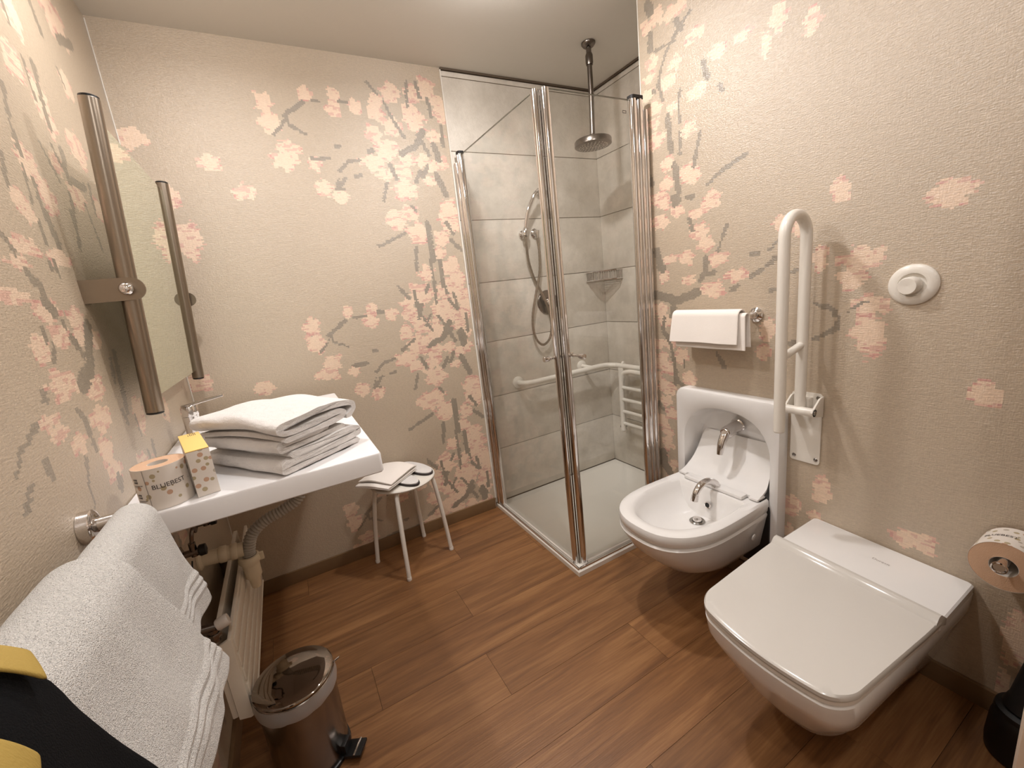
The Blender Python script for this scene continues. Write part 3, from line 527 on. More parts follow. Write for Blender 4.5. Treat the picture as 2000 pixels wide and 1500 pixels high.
part('hook', tube(cr_spline([(2.228, sy1+.015, .742), (2.236, sy1+.015, .772), (2.25, sy1+.015, .762)], 5), .008), 'white_enamel', t)

# ================================================================ BIDET
PX = 1.857     # face of the ceramic panel
bd = thing('bidet', 'white wall hung bidet with arched back panel and curved splash flap', 'bidet', (1.6, 1.03, .1))
def arch(hw, cy, z0, zs, zt, x, n=48, r=.02):
    pts = []
    for i in range(10): pts.append((cy-hw, zs+(z0+r-zs)*(i+.5)/10))
    for i in range(6): a = PI + i/5*PI/2 ; pts.append((cy-hw+r+r*math.cos(a), z0+r+r*math.sin(a)))
    for i in range(1, 30): pts.append((cy-hw+r+(2*hw-2*r)*i/30, z0))
    for i in range(6): a = 1.5*PI + i/5*PI/2; pts.append((cy+hw-r+r*math.cos(a), z0+r+r*math.sin(a)))
    for i in range(10): pts.append((cy+hw, z0+r+(zs-z0-r)*(i+.5)/10))
    for i in range(n+1):
        a = i/n*PI; c, s = math.cos(a), math.sin(a)
        pts.append((cy+hw*math.copysign(abs(c)**.86, c), zs+(zt-zs)*s**.86))
    return [(x, y, z) for y, z in pts]
def outer_for(inner, cy, y0, y1, z0, z1, x, rad=.03):
    # points of a rounded rectangle seen from the arch centre in the same directions
    zc = (z0+z1)/2; rr = rrect(cy + ((y0+y1)/2-cy), zc, (y1-y0)/2, (z1-z0)/2, rad, 6); out = []
    import cmath
    c0 = complex(cy, .52)
    for (_, y, z) in inner:
        d = complex(y, z) - c0; d /= abs(d); best = None
        for k in range(len(rr)):
            a = complex(*rr[k]) - c0; b = complex(*rr[(k+1) % len(rr)]) - c0; e = b-a
            den = (d.real*e.imag - d.imag*e.real)
            if abs(den) < 1e-12: continue
            s = (a.real*e.imag - a.imag*e.real)/den; u = (a.real*d.imag - a.imag*d.real)/den
            if s > 0 and -1e-6 <= u <= 1+1e-6: best = s if best is None else min(best, s)
        p = c0 + d*best; out.append((x, p.real, p.imag))
    return out
cy = 1.033
Y0, Y1, Z0, Z1 = .808, 1.262, .20, .802
i0 = arch(.196, cy, .38, .560, .742, PX)
i1 = arch(.190, cy, .386, .560, .736, PX+.005)
i2 = arch(.182, cy, .39, .555, .722, PX+.065)
i3 = arch(.166, cy, .395, .545, .694, 1.948)
i4 = arch(.10, cy, .42, .51, .60, 1.962)
oF = outer_for(i0, cy, Y0+.012, Y1-.012, Z0+.012, Z1-.012, PX, .03)
oS = outer_for(i0, cy, Y0, Y1, Z0, Z1, PX+.012, .035)
oB = outer_for(i0, cy, Y0, Y1, Z0, Z1, XR-.0005, .035)
oM = outer_for(i0, cy, Y0+.004, Y1-.004, Z0+.004, Z1-.004, PX+.003, .033)
part('back_panel', loft([oB, oS, oM, oF, i0, i1, i2, i3, i4], cap0=False), 'white_ceramic', bd)
def Dout(xf, xb, yc, hw, hwb, z, n=56, e=2.5, mid=.52):
    pts = []; xm = xf + (xb-xf)*mid
    for i in range(n//2+1):
        a = -PI/2 + i/(n//2)*PI          # around the front from right to left
        c, s = math.cos(a), math.sin(a)
        pts.append((xm - (xm-xf)*abs(c)**(2/e), yc + hw*math.copysign(abs(s)**(2/e), s), z))
    for i in range(1, 7): f = i/7; pts.append((xm+(xb-xm)*f, yc+hw+(hwb-hw)*f*f, z))
    for i in range(7): f = i/6; pts.append((xb, yc+hwb-2*hwb*f, z))
    for i in range(1, 7): f = 1-i/7; pts.append((xm+(xb-xm)*f, yc-hw-(hwb-hw)*f*f, z))
    return pts
ycb = 1.018
R = [Dout(1.66, 1.853, ycb, .085, .09, .135), Dout(1.56, 1.855, ycb, .12, .12, .165), Dout(1.45, 1.856, ycb, .155, .16, .22), Dout(1.375, 1.856, ycb, .178, .172, .290),
     Dout(1.343, 1.856, ycb, .192, .182, .345), Dout(1.335, 1.856, ycb, .197, .186, .362), Dout(1.345, 1.856, ycb, .192, .183, .370), Dout(1.336, 1.856, ycb, .198, .187, .380), Dout(1.333, 1.856, ycb, .200, .188, .405), Dout(1.338, 1.855, ycb, .197, .186, .418), Dout(1.352, 1.853, ycb, .188, .180, .424)]
inner = [(1.378, 1.765, .160, .15, .422), (1.392, 1.757, .150, .14, .412), (1.402, 1.752, .143, .133, .39), (1.43, 1.742, .125, .112, .355), (1.50, 1.735, .09, .08, .322), (1.62, 1.73, .045, .04, .311)]
R += [Dout(a, b_, ycb, h1, h2, z, e=2.3, mid=.62) for a, b_, h1, h2, z in inner]
R = [[(1.852-(1.852-x)*.955, y+.010, z) for x, y, z in r_] for r_ in R]
part('bowl', loft(R), 'white_ceramic', bd)
part('drain', lathe([(.0, .004), (.014, .004), (.016, .001), (.026, .004), (.03, 0)], (1.688, ycb+.008, .313), seg=28, cap0=False, cap1=False), 'drain', bd)
part('drain_plug', lathe([(0, .012), (.015, .010), (.018, .005), (.018, .002)], (1.688, ycb+.008, .314), seg=24, cap0=False), 'chrome', bd)
part('overflow', lathe([(.0145, 0), (.0145, .004), (.010, .005), (.0095, -.004), (0, -.004)], (1.744, ycb-.0, .366), (-1, 0, .15), seg=20, cap0=False, cap1=False), 'chrome', bd)
part('overflow_hole', lathe([(0, .0015), (.0097, .0015)], (1.743, ycb-.0, .366), (-1, 0, .15), seg=20, cap0=False, cap1=False), 'black', bd)
# splash flap
fp = []
prof = [(1.951, .605), (1.935, .575), (1.912, .525), (1.888, .485), (1.862, .458), (1.835, .443), (1.812, .436)]
pr = cr_spline([(x, 0, z) for x, z in prof], 4)
rows = []
for k, p in enumerate(pr):
    f = k/(len(pr)-1); hw = .150 + .025*min(1, f*1.5)
    rows.append([(p.x, cy-.005+hw*(1-2*j/14), p.z + .0) for j in range(15)])
top = [v for r in rows for v in r]; nR = len(rows)
V = top + [(x-.0, y, z-.009) for x, y, z in top]; n = 15; N = nR*n; F = []
for i in range(nR-1):
    for j in range(n-1):
        a = i*n+j; F += [(a, a+1, a+n+1, a+n), (N+a, N+a+n, N+a+n+1, N+a+1)]
for j in range(n-1): F += [(j, N+j, N+j+1, j+1), ((nR-1)*n+j, (nR-1)*n+j+1, N+(nR-1)*n+j+1, N+(nR-1)*n+j)]
for i in range(nR-1): F += [(i*n, (i+1)*n, N+(i+1)*n, N+i*n), (i*n+n-1, N+i*n+n-1, N+(i+1)*n+n-1, (i+1)*n+n-1)]
sf = part('splash_flap', (V, F), 'white_ceramic', bd)
part('flap_lip', box(1.776, 1.816, cy-.135, cy+.125, .424, .438), 'white_ceramic', sf, bev=.004)
for a_, b_ in ((cy+.132, cy+.178), (cy-.185, cy-.142)): part('flap_gap', box(1.8125, 1.8555, a_, b_, .4245, .428), 'black_gap', bd, smooth=False)
part('hinge_block', box(1.800, 1.850, cy+.135, cy+.172, .426, .436), 'white_ceramic', bd, bev=.004)
part('hinge_block', box(1.800, 1.850, cy-.183, cy-.146, .426, .436), 'white_ceramic', bd, bev=.004)
part('panel_gasket', loft([[(x, y, z) for y, z in rrect(ycb+.008, .275, .192, .145, .05)] for x in (1.8495, 1.8565)]), 'black', bd, smooth=False)
part('side_cap', lathe([(0, .004), (.012, .003), (.013, 0)], (1.765, ycb-.176, .30), (.1, -1, -.1), seg=20, cap0=False), 'white_ceramic', bd)
# taps of the bidet
bt = thing('bidet_wall_tap', 'chrome single lever tap in the arched niche above the bidet flap', 'tap', (1.95, 1.02, .66))
tx = 1.022
part('body', lathe([(.028, 0), (.030, .004), (.0255, .008), (.0255, .05), (.026, .078), (.020, .088), (.0, .09)], (1.943, tx, .655), (-1, 0, -.18), seg=28, cap1=False), 'chrome', bt)
lv = cr_spline([(1.872, tx, .645), (1.850, tx, .625), (1.832, tx, .595), (1.824, tx, .560)], 6)
V, F = tube(lv, .013, 14, rfun=lambda a: .021-.010*a)
part('lever', (V, F), 'chrome', bt)
bt = thing('bidet_spout', 'chrome swivel spout on the rim of the white bidet bowl', 'tap', (1.79, ycb, .424))
part('spout', tube(cr_spline([(1.795, ycb-.003, .430), (1.780, ycb-.003, .452), (1.745, ycb, .470), (1.705, ycb, .468), (1.675, ycb, .447), (1.665, ycb, .425)], 6), .012, 16, rfun=lambda a: .0165-.005*a), 'chrome', bt)
part('aerator', lathe([(.0135, 0), (.0135, .022), (.010, .024), (0, .02)], (1.668, ycb, .434), (-.32, 0, -1), seg=20), 'chrome', bt)

# ================================================================ TOILET
wc = thing('toilet', 'white wall hung toilet with closed square lid', 'toilet', (1.6, .5, .06))
yt = .4985
def Sq(xf, xb, hwf, hwb, z, bulge=.03, r=.05, n=8, yc=None):
    yc = yt if yc is None else yc; pts = []; s0 = 1-r/hwf*.95; m = 44; xc = xf+bulge+r*1.25
    for i in range(9): f = i/9; x = xb+(xc-xb)*f; pts.append((x, yc-(hwb+(hwf-hwb)*f), z))
    for i in range(m+1):
        s_ = -math.cos(PI*i/m); a = abs(s_); x = xf+bulge*s_*s_
        if a > s0: x += r*1.25*(1-math.sqrt(max(0, 1-((a-s0)/(1-s0))**2)))
        pts.append((x, yc+hwf*s_, z))
    for i in range(8, -1, -1): f = i/9; x = xb+(xc-xb)*f; pts.append((x, yc+(hwb+(hwf-hwb)*f), z))
    return pts
part('bowl', loft([Sq(1.47, 1.905, .075, .115, .072, .03, .05), Sq(1.41, 1.905, .10, .13, .10, .03, .06), Sq(1.355, 1.905, .118, .142, .15, .03, .06), Sq(1.315, 1.905, .132, .155, .205, .03, .06), Sq(1.285, 1.905, 0.160, .168, .262, .03, .055), Sq(1.262, 1.905, 0.168, .180, .300, .03, .05), Sq(1.245, 1.905, 0.176, .186, .335, .03, .05), Sq(1.238, 1.905, 0.178, .189, .378, .03, .05), Sq(1.244, 1.905, 0.175, .187, .384, .03, .05)]), 'white_ceramic', wc)
part('rear_deck', loft([[(x, y, .384) for x, y in rrect(1.785, yt, .120, .190, .012)], [(x, y, .404) for x, y in rrect(1.785, yt, .120, .190, .012)], [(x, y, .408) for x, y in rrect(1.785, yt, .116, .186, .010)]]), 'white_ceramic', wc)
part('seat', loft([Sq(1.243, 1.668, 0.175, .186, .386, .03, .05), Sq(1.238, 1.668, 0.178, .189, .389, .03, .05), Sq(1.238, 1.668, 0.178, .189, .398, .03, .05), Sq(1.243, 1.668, 0.176, .187, .400, .03, .05)]), 'white_plastic', wc)
lid = part('lid', loft([Sq(1.240, 1.668, 0.177, .190, .402, .03, .05), Sq(1.235, 1.668, 0.180, .192, .405, .03, .05), Sq(1.235, 1.668, 0.180, .192, .414, .03, .05), Sq(1.241, 1.666, 0.177, .189, .4185, .03, .045), Sq(1.26, 1.64, 0.165, .175, .4195, .03, .04)]), 'white_lid', wc)
part('hinge_cover', loft([[(1.640, yt-.190, .4150), (1.700, yt-.192, .388), (1.700, yt-.192, .409), (1.672, yt-.190, .432), (1.662, yt-.190, .4335), (1.654, yt-.190, .4305)], [(1.640, yt+.190, .4150), (1.700, yt+.192, .388), (1.700, yt+.192, .409), (1.672, yt+.190, .432), (1.662, yt+.190, .4335), (1.654, yt+.190, .4305)]]), 'white_lid', wc, bev=.0015)
add_text('brand_print', 'Duravit', .0135, lambda a, b: (1.815+b, .475-a, .4084), 'tag_light', wc)

for ch in wc.children_recursive:
    for v in ch.data.vertices:
        wy = v.co.y + ch.location.y + wc.location.y; wx = v.co.x + ch.location.x + wc.location.x
        v.co.z += -.027 + (wy-.5)*.06; v.co.x -= .016*max(0, min(1, (1.7-wx)/.3)); v.co.y += .008 + (wy-.5)*.06*max(0, min(1, (wx-1.2)/.4))
# flush button
t = thing('flush_button', 'round white flush button plate on the blossom wallpaper above the toilet', 'flush button', (XR, .5, 1.19))
part('plate', lathe([(.0545, 0), (.0545, .004), (.050, .009), (.036, .012), (.0315, .011), (.030, .004), (0, .004)], (XR, .497, 1.192), (-1, 0, 0), seg=48, cap0=False, cap1=False), 'white_enamel', t)
bt_ = part('button', lathe([(.0235, .0), (.0235, .020), (.021, .0245), (.018, .0245), (0, .0225)], (XR-.005, .499, 1.191), (-1, .12, -.05), seg=36, cap1=False), 'white_enamel', t)

# paper roll on its peg
t = thing('spare_roll_peg', 'short chrome wall peg inside the toilet roll at the right edge', 'roll holder', (XR, .24, .53))
rc = (0, .243, .522)
part('flange', lathe([(.022, 0), (.022, .006), (.010, .010)], (XR, rc[1], rc[2]), (-1, 0, 0)), 'chrome', t)
part('peg', tube([(XR-.006, rc[1], rc[2]), (1.775, rc[1], rc[2]), (1.764, rc[1], rc[2]+.002)], .011), 'chrome', t)
part('end_ring', lathe([(.011, 0), (.0145, .002), (.0145, .006), (.012, .007), (.010, .003), (0, .003)], (1.768, rc[1], rc[2]), (-1, 0, 0), cap0=False, cap1=False), 'chrome', t)
def paper_roll(name, label, c, ax, R_, r0, L, txt, tf, group='toilet rolls'):
    t = thing(name, label, 'toilet paper', c, group=None)
    c = Vector(c); ax = Vector(ax).normalized()
    part('paper', lathe([(r0, .0005), (R_-.0008, .0005), (R_-.0008, L-.0005), (r0, L-.0005), (r0, .0005)], c, ax, seg=64, cap0=False, cap1=False), 'paper', t)
    part('wrapper', lathe([(R_-.0006, .0), (R_, .0), (R_, L), (R_-.0006, L)], c, ax, seg=64, cap0=False, cap1=False), 'wrapper', t)
    part('core', lathe([(r0-.001, .001), (r0, .001), (r0, L-.001), (r0-.001, L-.001), (r0-.001, .001)], c, ax, seg=40, cap0=False, cap1=False), 'white_plastic', t)
    if txt: add_text('wrapper_print', txt, .014, tf, 'tag', t)
    return t
RR = .062
def tf(a, b):   # text round the roll on the peg
    th = -a/RR + .35
    return (1.845+b*1.0, rc[1]+.0 - (RR+.0006)*math.sin(th)*-1 if False else rc[1]+(RR+.0006)*math.sin(th), rc[2]-.013+(RR+.0006)*math.cos(th))
paper_roll('toilet_roll', 'toilet roll in dotted wrapper hanging on the right wall peg', (1.798, rc[1], rc[2]-.013), (1, 0, 0), RR, .0255, .098, 'BLUEBEST', tf)

# grab bar by the toilet
t = thing('folding_grab_bar', 'white fold up grab bar raised upright between bidet and toilet', 'grab bar', (XR, .75, .8))
yg = .747; xr_, xf_ = 1.858, 1.738; xm = (xr_+xf_)/2
P = [(xr_, yg, .805)] + [(xr_, yg, z) for z in (.95, 1.1, 1.25, 1.33, 1.362)] + [(xm+.06*math.cos(a), yg, 1.362+.062*math.sin(a)) for a in (PI*i/14 for i in range(1, 14))] + [(xf_, yg, z) for z in (1.362, 1.3, 1.1, .9, .752)]
part('bar', tube(P, .0165, 20), 'white_enamel', t)
part('end_cap', lathe([(.0165, 0), (.015, -.004), (0, -.005)], (xf_, yg, .752), seg=20, cap0=False, cap1=False), 'white_plastic', t)
part('cross_bar', tube([(xf_+.008, yg, .995), (xr_-.006, yg, 1.020)], .012, 14), 'white_enamel', t)
part('wall_plate', loft([[(x, y, z) for y, z in rrect(.748, .72, .048, .128, .012)] for x in (XR-.0005, XR-.006)]), 'white_enamel', t, bev=.001)
part('hinge_barrel', cyl((xr_-.012, yg-.052, .797), (xr_-.012, yg+.045, .797), .0145, ch=.002), 'white_enamel', t)
for yy in (yg-.052, yg+.036):
    part('hinge_cheek', extr([(XR-.006, yy, .842), (XR-.03, yy, .838), (xr_-.012+.002, yy, .815), (xr_-.028, yy, .80), (xr_-.02, yy, .784), (XR-.006, yy, .770)], (0, .006, 0)), 'white_enamel', t, bev=.001)
part('stop_block', box(XR-.035, XR-.006, yg-.02, yg+.012, .80, .835), 'white_enamel', t, bev=.003)
for y, z in ((.712, .61), (.782, .61), (.712, .833), (.784, .833)): part('screw', lathe([(0, .003), (.005, .0025), (.007, 0)], (XR-.006, y, z), (-1, 0, 0), seg=14, cap0=False), 'drain', t)
part('barrel_bolt', lathe([(0, .004), (.006, .003), (.008, 0)], (xr_-.012, yg-.052, .797), (0, -1, 0), seg=14, cap0=False), 'drain', t)

# towel ring bar with guest towels
t = thing('towel_rail', 'short chrome towel rail above the bidet holding folded guest towels', 'towel rail', (XR, .93, 1.11))
part('flange', lathe([(.026, 0), (.026, .006), (.018, .012), (.012, .016)], (XR, .93, 1.112), (-1, 0, 0), seg=28), 'chrome', t)
part('arm', tube(cr_spline([(XR-.01, .93, 1.112), (1.862, .93, 1.112), (1.838, .945, 1.112), (1.830, .985, 1.112), (1.830, 1.22, 1.112)], 7), .010, 14, rfun=lambda a: .013 if a < .2 else .009), 'chrome', t)
part('end_knob', lathe([(.009, 0), (.012, .004), (.011, .012), (0, .014)], (1.83, 1.218, 1.112), (0, 1, 0)), 'chrome', t)
def drape(y0, y1, xc, zc, r, drop_f, drop_b, th, amp=.004, ny=28, seed=1, flare=.0, bands=False, skew=0, skew1=0):
    """cloth hung over a bar that runs along y; front falls towards -x if flip"""
    prof = []
    nb = 22
    for i in range(nb): f = i/(nb-1); prof.append((-1, (1-f)*drop_b))
    for i in range(1, 10): prof.append(('a', PI - i/10*PI))
    for i in range(nb*2): f = i/(nb*2-1); prof.append((1, f*drop_f))
    rows = []
    for j in range(ny+1):
        f = j/ny; y = y0+(y1-y0)*f; row = []
        for k, p in enumerate(prof):
            if p[0] == 'a': x = xc+r*math.cos(p[1]); z = zc+r*math.sin(p[1]); d = 0; s_ = 1
            else:
                d = p[1]; s_ = p[0]; x = xc+p[0]*(r + flare*d); z = zc-d
                if s_ < 0: x = xc - r
            yy = y + (f-.5)*d*.10 + (d*(skew*(1-f)+skew1*f) if s_ > 0 else 0)
            wv = noise.noise(Vector((seed*3.1, yy*14, z*7))) * amp * (1 + d*14)
            x += wv if s_ > 0 else 0
            z += noise.noise(Vector((yy*6, seed, 3))) * .008 * (d/.2)
            if bands and s_ > 0 and drop_f > .1:
                q = drop_f-d
                for b0 in (.045, .062, .079): x += .0055*math.exp(-((q-b0)/.0035)**2)
            row.append((x, yy, z))
        rows.append(row)
    n = len(prof); V = [v for r_ in rows for v in r_]; F = [(i*n+j, i*n+j+1, (i+1)*n+j+1, (i+1)*n+j) for i in range(ny) for j in range(n-1)]
    return V, F
def solid(o, th, off=1):
    md = o.modifiers.new('thickness', 'SOLIDIFY'); md.thickness = th; md.offset = off
    md2 = o.modifiers.new('soft', 'SUBSURF'); md2.levels = 1; md2.render_levels = 1
    return o
# two guest towels over the rail, mirrored so that the front faces the room (-x)
def mirror_x(vf, xc): return [(2*xc-x, y, z) for x, y, z in vf[0]], [tuple(reversed(f)) for f in vf[1]]
g = thing('guest_towel', 'upper small white guest towel folded over the rail above the bidet', 'towel', (1.83, 1.08, 1.1))
solid(part('cloth', mirror_x(drape(.935, 1.225, 1.83, 1.116, .020, .100, .07, .004, .0015, seed=2, flare=.15), 1.83), 'cotton_thin', g), .006)
g = thing('guest_towel', 'lower small white guest towel showing beneath the one above the bidet', 'towel', (1.83, 1.06, 1.1))
solid(part('cloth', mirror_x(drape(.915, 1.205, 1.83, 1.112, .011, .118, .11, .004, .001, seed=5, flare=.06), 1.83), 'cotton_thin', g), .005)

# ================================================================ WASHBASIN WALL
sk = thing('washbasin', 'long flat white rectangular washbasin on the left wall', 'washbasin', (.27, 1.6, .87))
sx0, sx1, sy0_, sy1_, zt_, zb_ = .0, .546, 1.088, 2.085, .925, .872
def rr3(x0, x1, y0, y1, r, z): return [(a, b, z) for a, b in rrect((x0+x1)/2, (y0+y1)/2, (x1-x0)/2, (y1-y0)/2, r)]
part('slab', loft([rr3(sx0+.002, sx1-.004, sy0_+.004, sy1_-.004, .008, zb_), rr3(sx0+.001, sx1-.001, sy0_+.001, sy1_-.001, .009, zb_+.003), rr3(sx0+.001, sx1-.001, sy0_+.001, sy1_-.001, .009, zt_-.003), rr3(sx0+.003, sx1-.003, sy0_+.003, sy1_-.003, .008, zt_),
     rr3(.12, .48, 1.42, 1.90, .05, zt_), rr3(.125, .475, 1.425, 1.895, .05, zt_-.004), rr3(.14, .46, 1.45, 1.87, .05, zt_-.03), rr3(.20, .40, 1.55, 1.77, .04, zt_-.038)]), 'white_sink', sk)
part('bowl_underside', loft([rr3(.13, .47, 1.44, 1.88, .05, zb_+.001), rr3(.20, .40, 1.53, 1.79, .05, zb_-.02)]), 'white_sink', sk)
ft = thing('basin_mixer', 'chrome single lever basin tap behind the towel pile', 'tap', (.065, 1.76, zt_))
fx, fy = .068, 1.70
part('body', lathe([(.027, 0), (.027, .006), (.023, .01), (.0235, .085), (.024, .088)], (fx, fy, zt_), (0, 0, 1), seg=30), 'chrome', ft)
part('cartridge', lathe([(.0235, 0), (.0245, .003), (.0245, .03), (.020, .036), (0, .037)], (fx, fy, zt_+.0885), (.05, 0, 1), seg=30, cap1=False), 'chrome', ft)
part('spout', loft([[(fx+.015+d, fy+a, zt_+.05+b-.02*(d/.12)) for a, b in rrect(0, 0, .016*(1-.2*d/.12), .011*(1-.3*d/.12), .006)] for d in (0, .04, .08, .12)]), 'chrome', ft)
part('lever', loft([[(fx-.01+d*.9, fy+a+d*.0, zt_+.122+b+d*.13) for a, b in rrect(0, 0, .015*(1-.35*d/.14), .004, .002)] for d in (0, .04, .09, .125)]), 'chrome', ft)

# roll and box on the basin
R2 = .048; c2 = (.0885, 1.152, zt_+.0005)
def tf2(a, b):
    th = a/R2 - PI/2 + .42
    return (c2[0]+(R2+.0006)*math.cos(th), c2[1]+(R2+.0006)*math.sin(th), zt_+.052+b)
tr = paper_roll('toilet_roll', 'toilet roll in dotted wrapper standing on the washbasin corner', c2, (0, 0, 1), R2, .019, .093, 'BLUEBEST', tf2)
def wrapmark(th0, z, w_, h_):
    V = [];
    for i in range(5):
        th = th0 + (w_/R2)*(i/4)
        for zz in (z, z+h_): V.append((c2[0]+(R2+.0007)*math.cos(th), c2[1]+(R2+.0007)*math.sin(th), zz))
    return V, [(2*i, 2*i+2, 2*i+3, 2*i+1) for i in range(4)]
ms = []
for zz in (.955, .99):
    for dx in (0, .006): 
        for dz in (0, .006): ms.append(wrapmark(-PI/2-.95+dx/R2, zz+dz, .004, .004))
    ms.append(wrapmark(-PI/2-1.0, zz-.006, .022, .0012)); ms.append(wrapmark(-PI/2-1.0, zz-.009, .018, .0008))
part('wrapper_marks', merge(*ms), 'tag', tr, smooth=False)
part('wrapper_seam', merge(wrapmark(-PI/2-.42, zt_+.001, .0012, .091)), 'tag_light', tr, smooth=False)
bx = thing('toiletry_box', 'long dotted cardboard box with yellow top beside the standing toilet roll', 'box', (.165, 1.2, zt_))
ang = math.radians(13); bc = Vector((.147, 1.117, zt_+.0005))
def rotb(vf): return [tuple(bc + Matrix.Rotation(ang, 3, 'Z') @ (Vector(v))) for v in vf[0]], vf[1]
part('carton', rotb(box(0, .0425, 0, .195, 0, .106)), 'wrapper', bx, bev=.0008)
ld_ = part('lid', rotb(box(-.0003, .0428, -.0003, .1953, .1062, .1080)), 'yellow_card', bx, bev=.0005)
part('lid_print', rotb(merge(*[box(a, a+.0013, .162, .162+h_, .1081, .1084) for a, h_ in ((.018, .014), (.022, .022), (.0255, .016), (.029, .022), (.0325, .020))], box(.022, .034, .186, .189, .1081, .1084))), 'tag', ld_, smooth=False)

# folded towels
tb = Vector((.322, 1.098, 0)); ta = math.radians(34); tu = Vector((math.cos(ta), math.sin(ta), 0)); tv = Vector((-math.sin(ta), math.cos(ta), 0))
def folded(path, th, vlen, z0, amp=.004, seed=0, nv=26, shift=(0, 0), taper=0, rot=0, lift=None):
    """thick cloth following a folded path in the u-z plane, carried along v"""
    P = cr_spline([(u, z, 0) for u, z in path], 7)
    L, Rr = [], []
    for i, p in enumerate(P):
        t_ = (P[min(i+1, len(P)-1)]-P[max(i-1, 0)]).normalized(); nrm = Vector((-t_.y, t_.x, 0))
        L.append(p+nrm*th/2); Rr.append(p-nrm*th/2)
    e0 = [(P[0] - (P[1]-P[0]).normalized()*th*.45)]; e1 = [(P[-1] + (P[-1]-P[-2]).normalized()*th*.45)]
    ring = e0 + L + e1 + list(reversed(Rr))
    cr_, sr_ = math.cos(rot), math.sin(rot); rings = []
    for j in range(nv+1):
        f = j/nv; v = vlen*f; edge = min(1, min(f, 1-f)*14); row = []
        for p in ring:
            u = p.x; z = p.y
            cu = .115
            # round off the two open ends a little and wrinkle the cloth
            u2 = cu+(u-cu)*(1-taper*f); 
            q = Vector((u2*9, v*9, z*12+seed))
            dz = noise.noise(q)*amp*(.4+z/.05)
            dv = noise.noise(Vector((u2*25, z*60, seed+j*.0)))*.006
            du = noise.noise(Vector((z*50, v*12, seed+4)))*.004
            uu = u2+du+shift[0]; vv = v+dv+shift[1]
            a = (uu-.12)*cr_-(vv-.16)*sr_+.12; b = (uu-.12)*sr_+(vv-.16)*cr_+.16
            zz = max(z+dz, th/2*.2)
            if lift: zz += lift(uu, vv)
            w_ = tb+tu*a+tv*b; row.append((w_.x, w_.y, z0+zz))
        rings.append(row)
    return loft(rings)
def towel(label, *a, **k):
    g = thing('folded_towel', label, 'towel', (.3, 1.3, a[3] if len(a) > 3 else k.get('z0', .93)), group=None)
    return part('cloth', folded(*a, **k), 'cotton', g)
zz0 = zt_+.0008
towel('bottom white bath towel of the folded pile on the washbasin', [(.23, .008), (.12, .007), (.02, .008), (.004, .017), (.02, .026), (.12, .025), (.215, .027), (.238, .036), (.215, .045), (.12, .043), (.03, .043)],   .0165, .33, zz0, amp=.003, seed=3)
towel('middle white bath towel of the folded pile, shorter than the others', [(.20, .006), (.10, .006), (.02, .007), (.006, .015), (.02, .023), (.08, .022), (.15, .021)], .0145, .30, zz0+.052, amp=.003, seed=9, shift=(-.004, .012), rot=.03)
towel('top white bath towel with a big rounded fold, on the folded pile', [(.015, .007), (.12, .008), (.185, .012), (.200, .021), (.182, .029), (.12, .026), (.03, .026), (.002, .038), (.025, .050), (.16, .051), (.228, .041), (.238, .022), (.212, .005)], .0155, .335, zz0+.076, amp=.005, seed=14, shift=(-.004, .002), rot=.06, nv=30, lift=lambda u, v: .010*math.sin(PI*max(0, min(1, v/.33))) - .0)

# plumbing
pl_ = thing('basin_drain_pipe', 'grey corrugated drain hose and cream bottle trap under the washbasin', 'drain pipe', (.15, 1.6, .35))
yp = 1.6
hs = cr_spline([(.325, 1.60, .862), (.345, 1.60, .80), (.345, 1.6, .72), (.315, 1.6, .665), (.262, 1.6, .640), (.205, 1.6, .622), (.160, 1.6, .590), (.139, 1.6, .540), (.134, 1.6, .50)], 26)
part('drain_hose', tube(hs, .02, 14, rfun=lambda a: .0185+.0022*math.sin(a*2*PI*44)), 'grey_hose', pl_)
part('drain_nut', lathe([(.026, 0), (.026, .02), (.022, .03)], (.325, 1.60, .842), seg=24), 'chrome', pl_)
part('trap_cup', lathe([(.022, .015), (.026, .018), (.031, .016), (.033, .008), (.033, -.004), (.028, -.012), (.026, -.02), (.0255, -.060), (.018, -.070), (.015, -.10), (.012, -.105)], (.133, yp, .500), seg=28), 'cream_pvc', pl_)
part('clip', box(.160, .176, yp-.008, yp+.004, .490, .516), 'cream_pvc', pl_, bev=.002)
part('wall_pipe', merge(cyl((.012, yp, .555), (.125, yp, .545), .024, 22), lathe([(.025, 0), (.0275, .004), (.0275, .02), (.025, .024)], (.055, yp, .552), (1, 0, -.09)), lathe([(.025, 0), (.0275, .004), (.0275, .016), (.025, .02)], (.088, yp, .549), (1, 0, -.09))), 'cream_pvc', pl_)
part('wall_rose', lathe([(.034, 0), (.034, .005), (.025, .012)], (.0005, yp, .556), (1, 0, 0), seg=28), 'cream_pvc', pl_)
for k, (vy, vz, hx) in enumerate(((1.44, .66, 0), (1.66, .655, 1))):
    v_ = thing('angle_valve', ('near' if k == 0 else 'far') + ' dark metal angle valve under the washbasin', 'valve', (.02, vy, vz))
    part('wall_flange', lathe([(.026, 0), (.026, .004), (.012, .010)], (.0005, vy, vz), (1, 0, 0), seg=24), 'chrome_dark', v_)
    part('valve_body', merge(cyl((.008, vy, vz), (.045, vy, vz), .010), cyl((.034, vy, vz-.012), (.034, vy, vz+.03), .009)), 'chrome_dark', v_)
    part('valve_knob', lathe([(.014, 0), (.017, .004), (.016, .018), (0, .022)], (.045, vy, vz), (1, 0, 0), seg=16, cap1=False), 'black', v_)
    part('supply_hose', tube(cr_spline([(.034, vy, vz+.028), (.045, vy+.01, vz+.07), (.075, vy+.08*(1-k), vz+.10), (.068, 1.66, .82), (.068, 1.69, .868)], 10), .0055, 8), 'chrome_dark', v_)
cb = thing('hanging_cable', 'thin black cable hanging down from the near angle valve', 'cable', (.01, 1.42, .5))
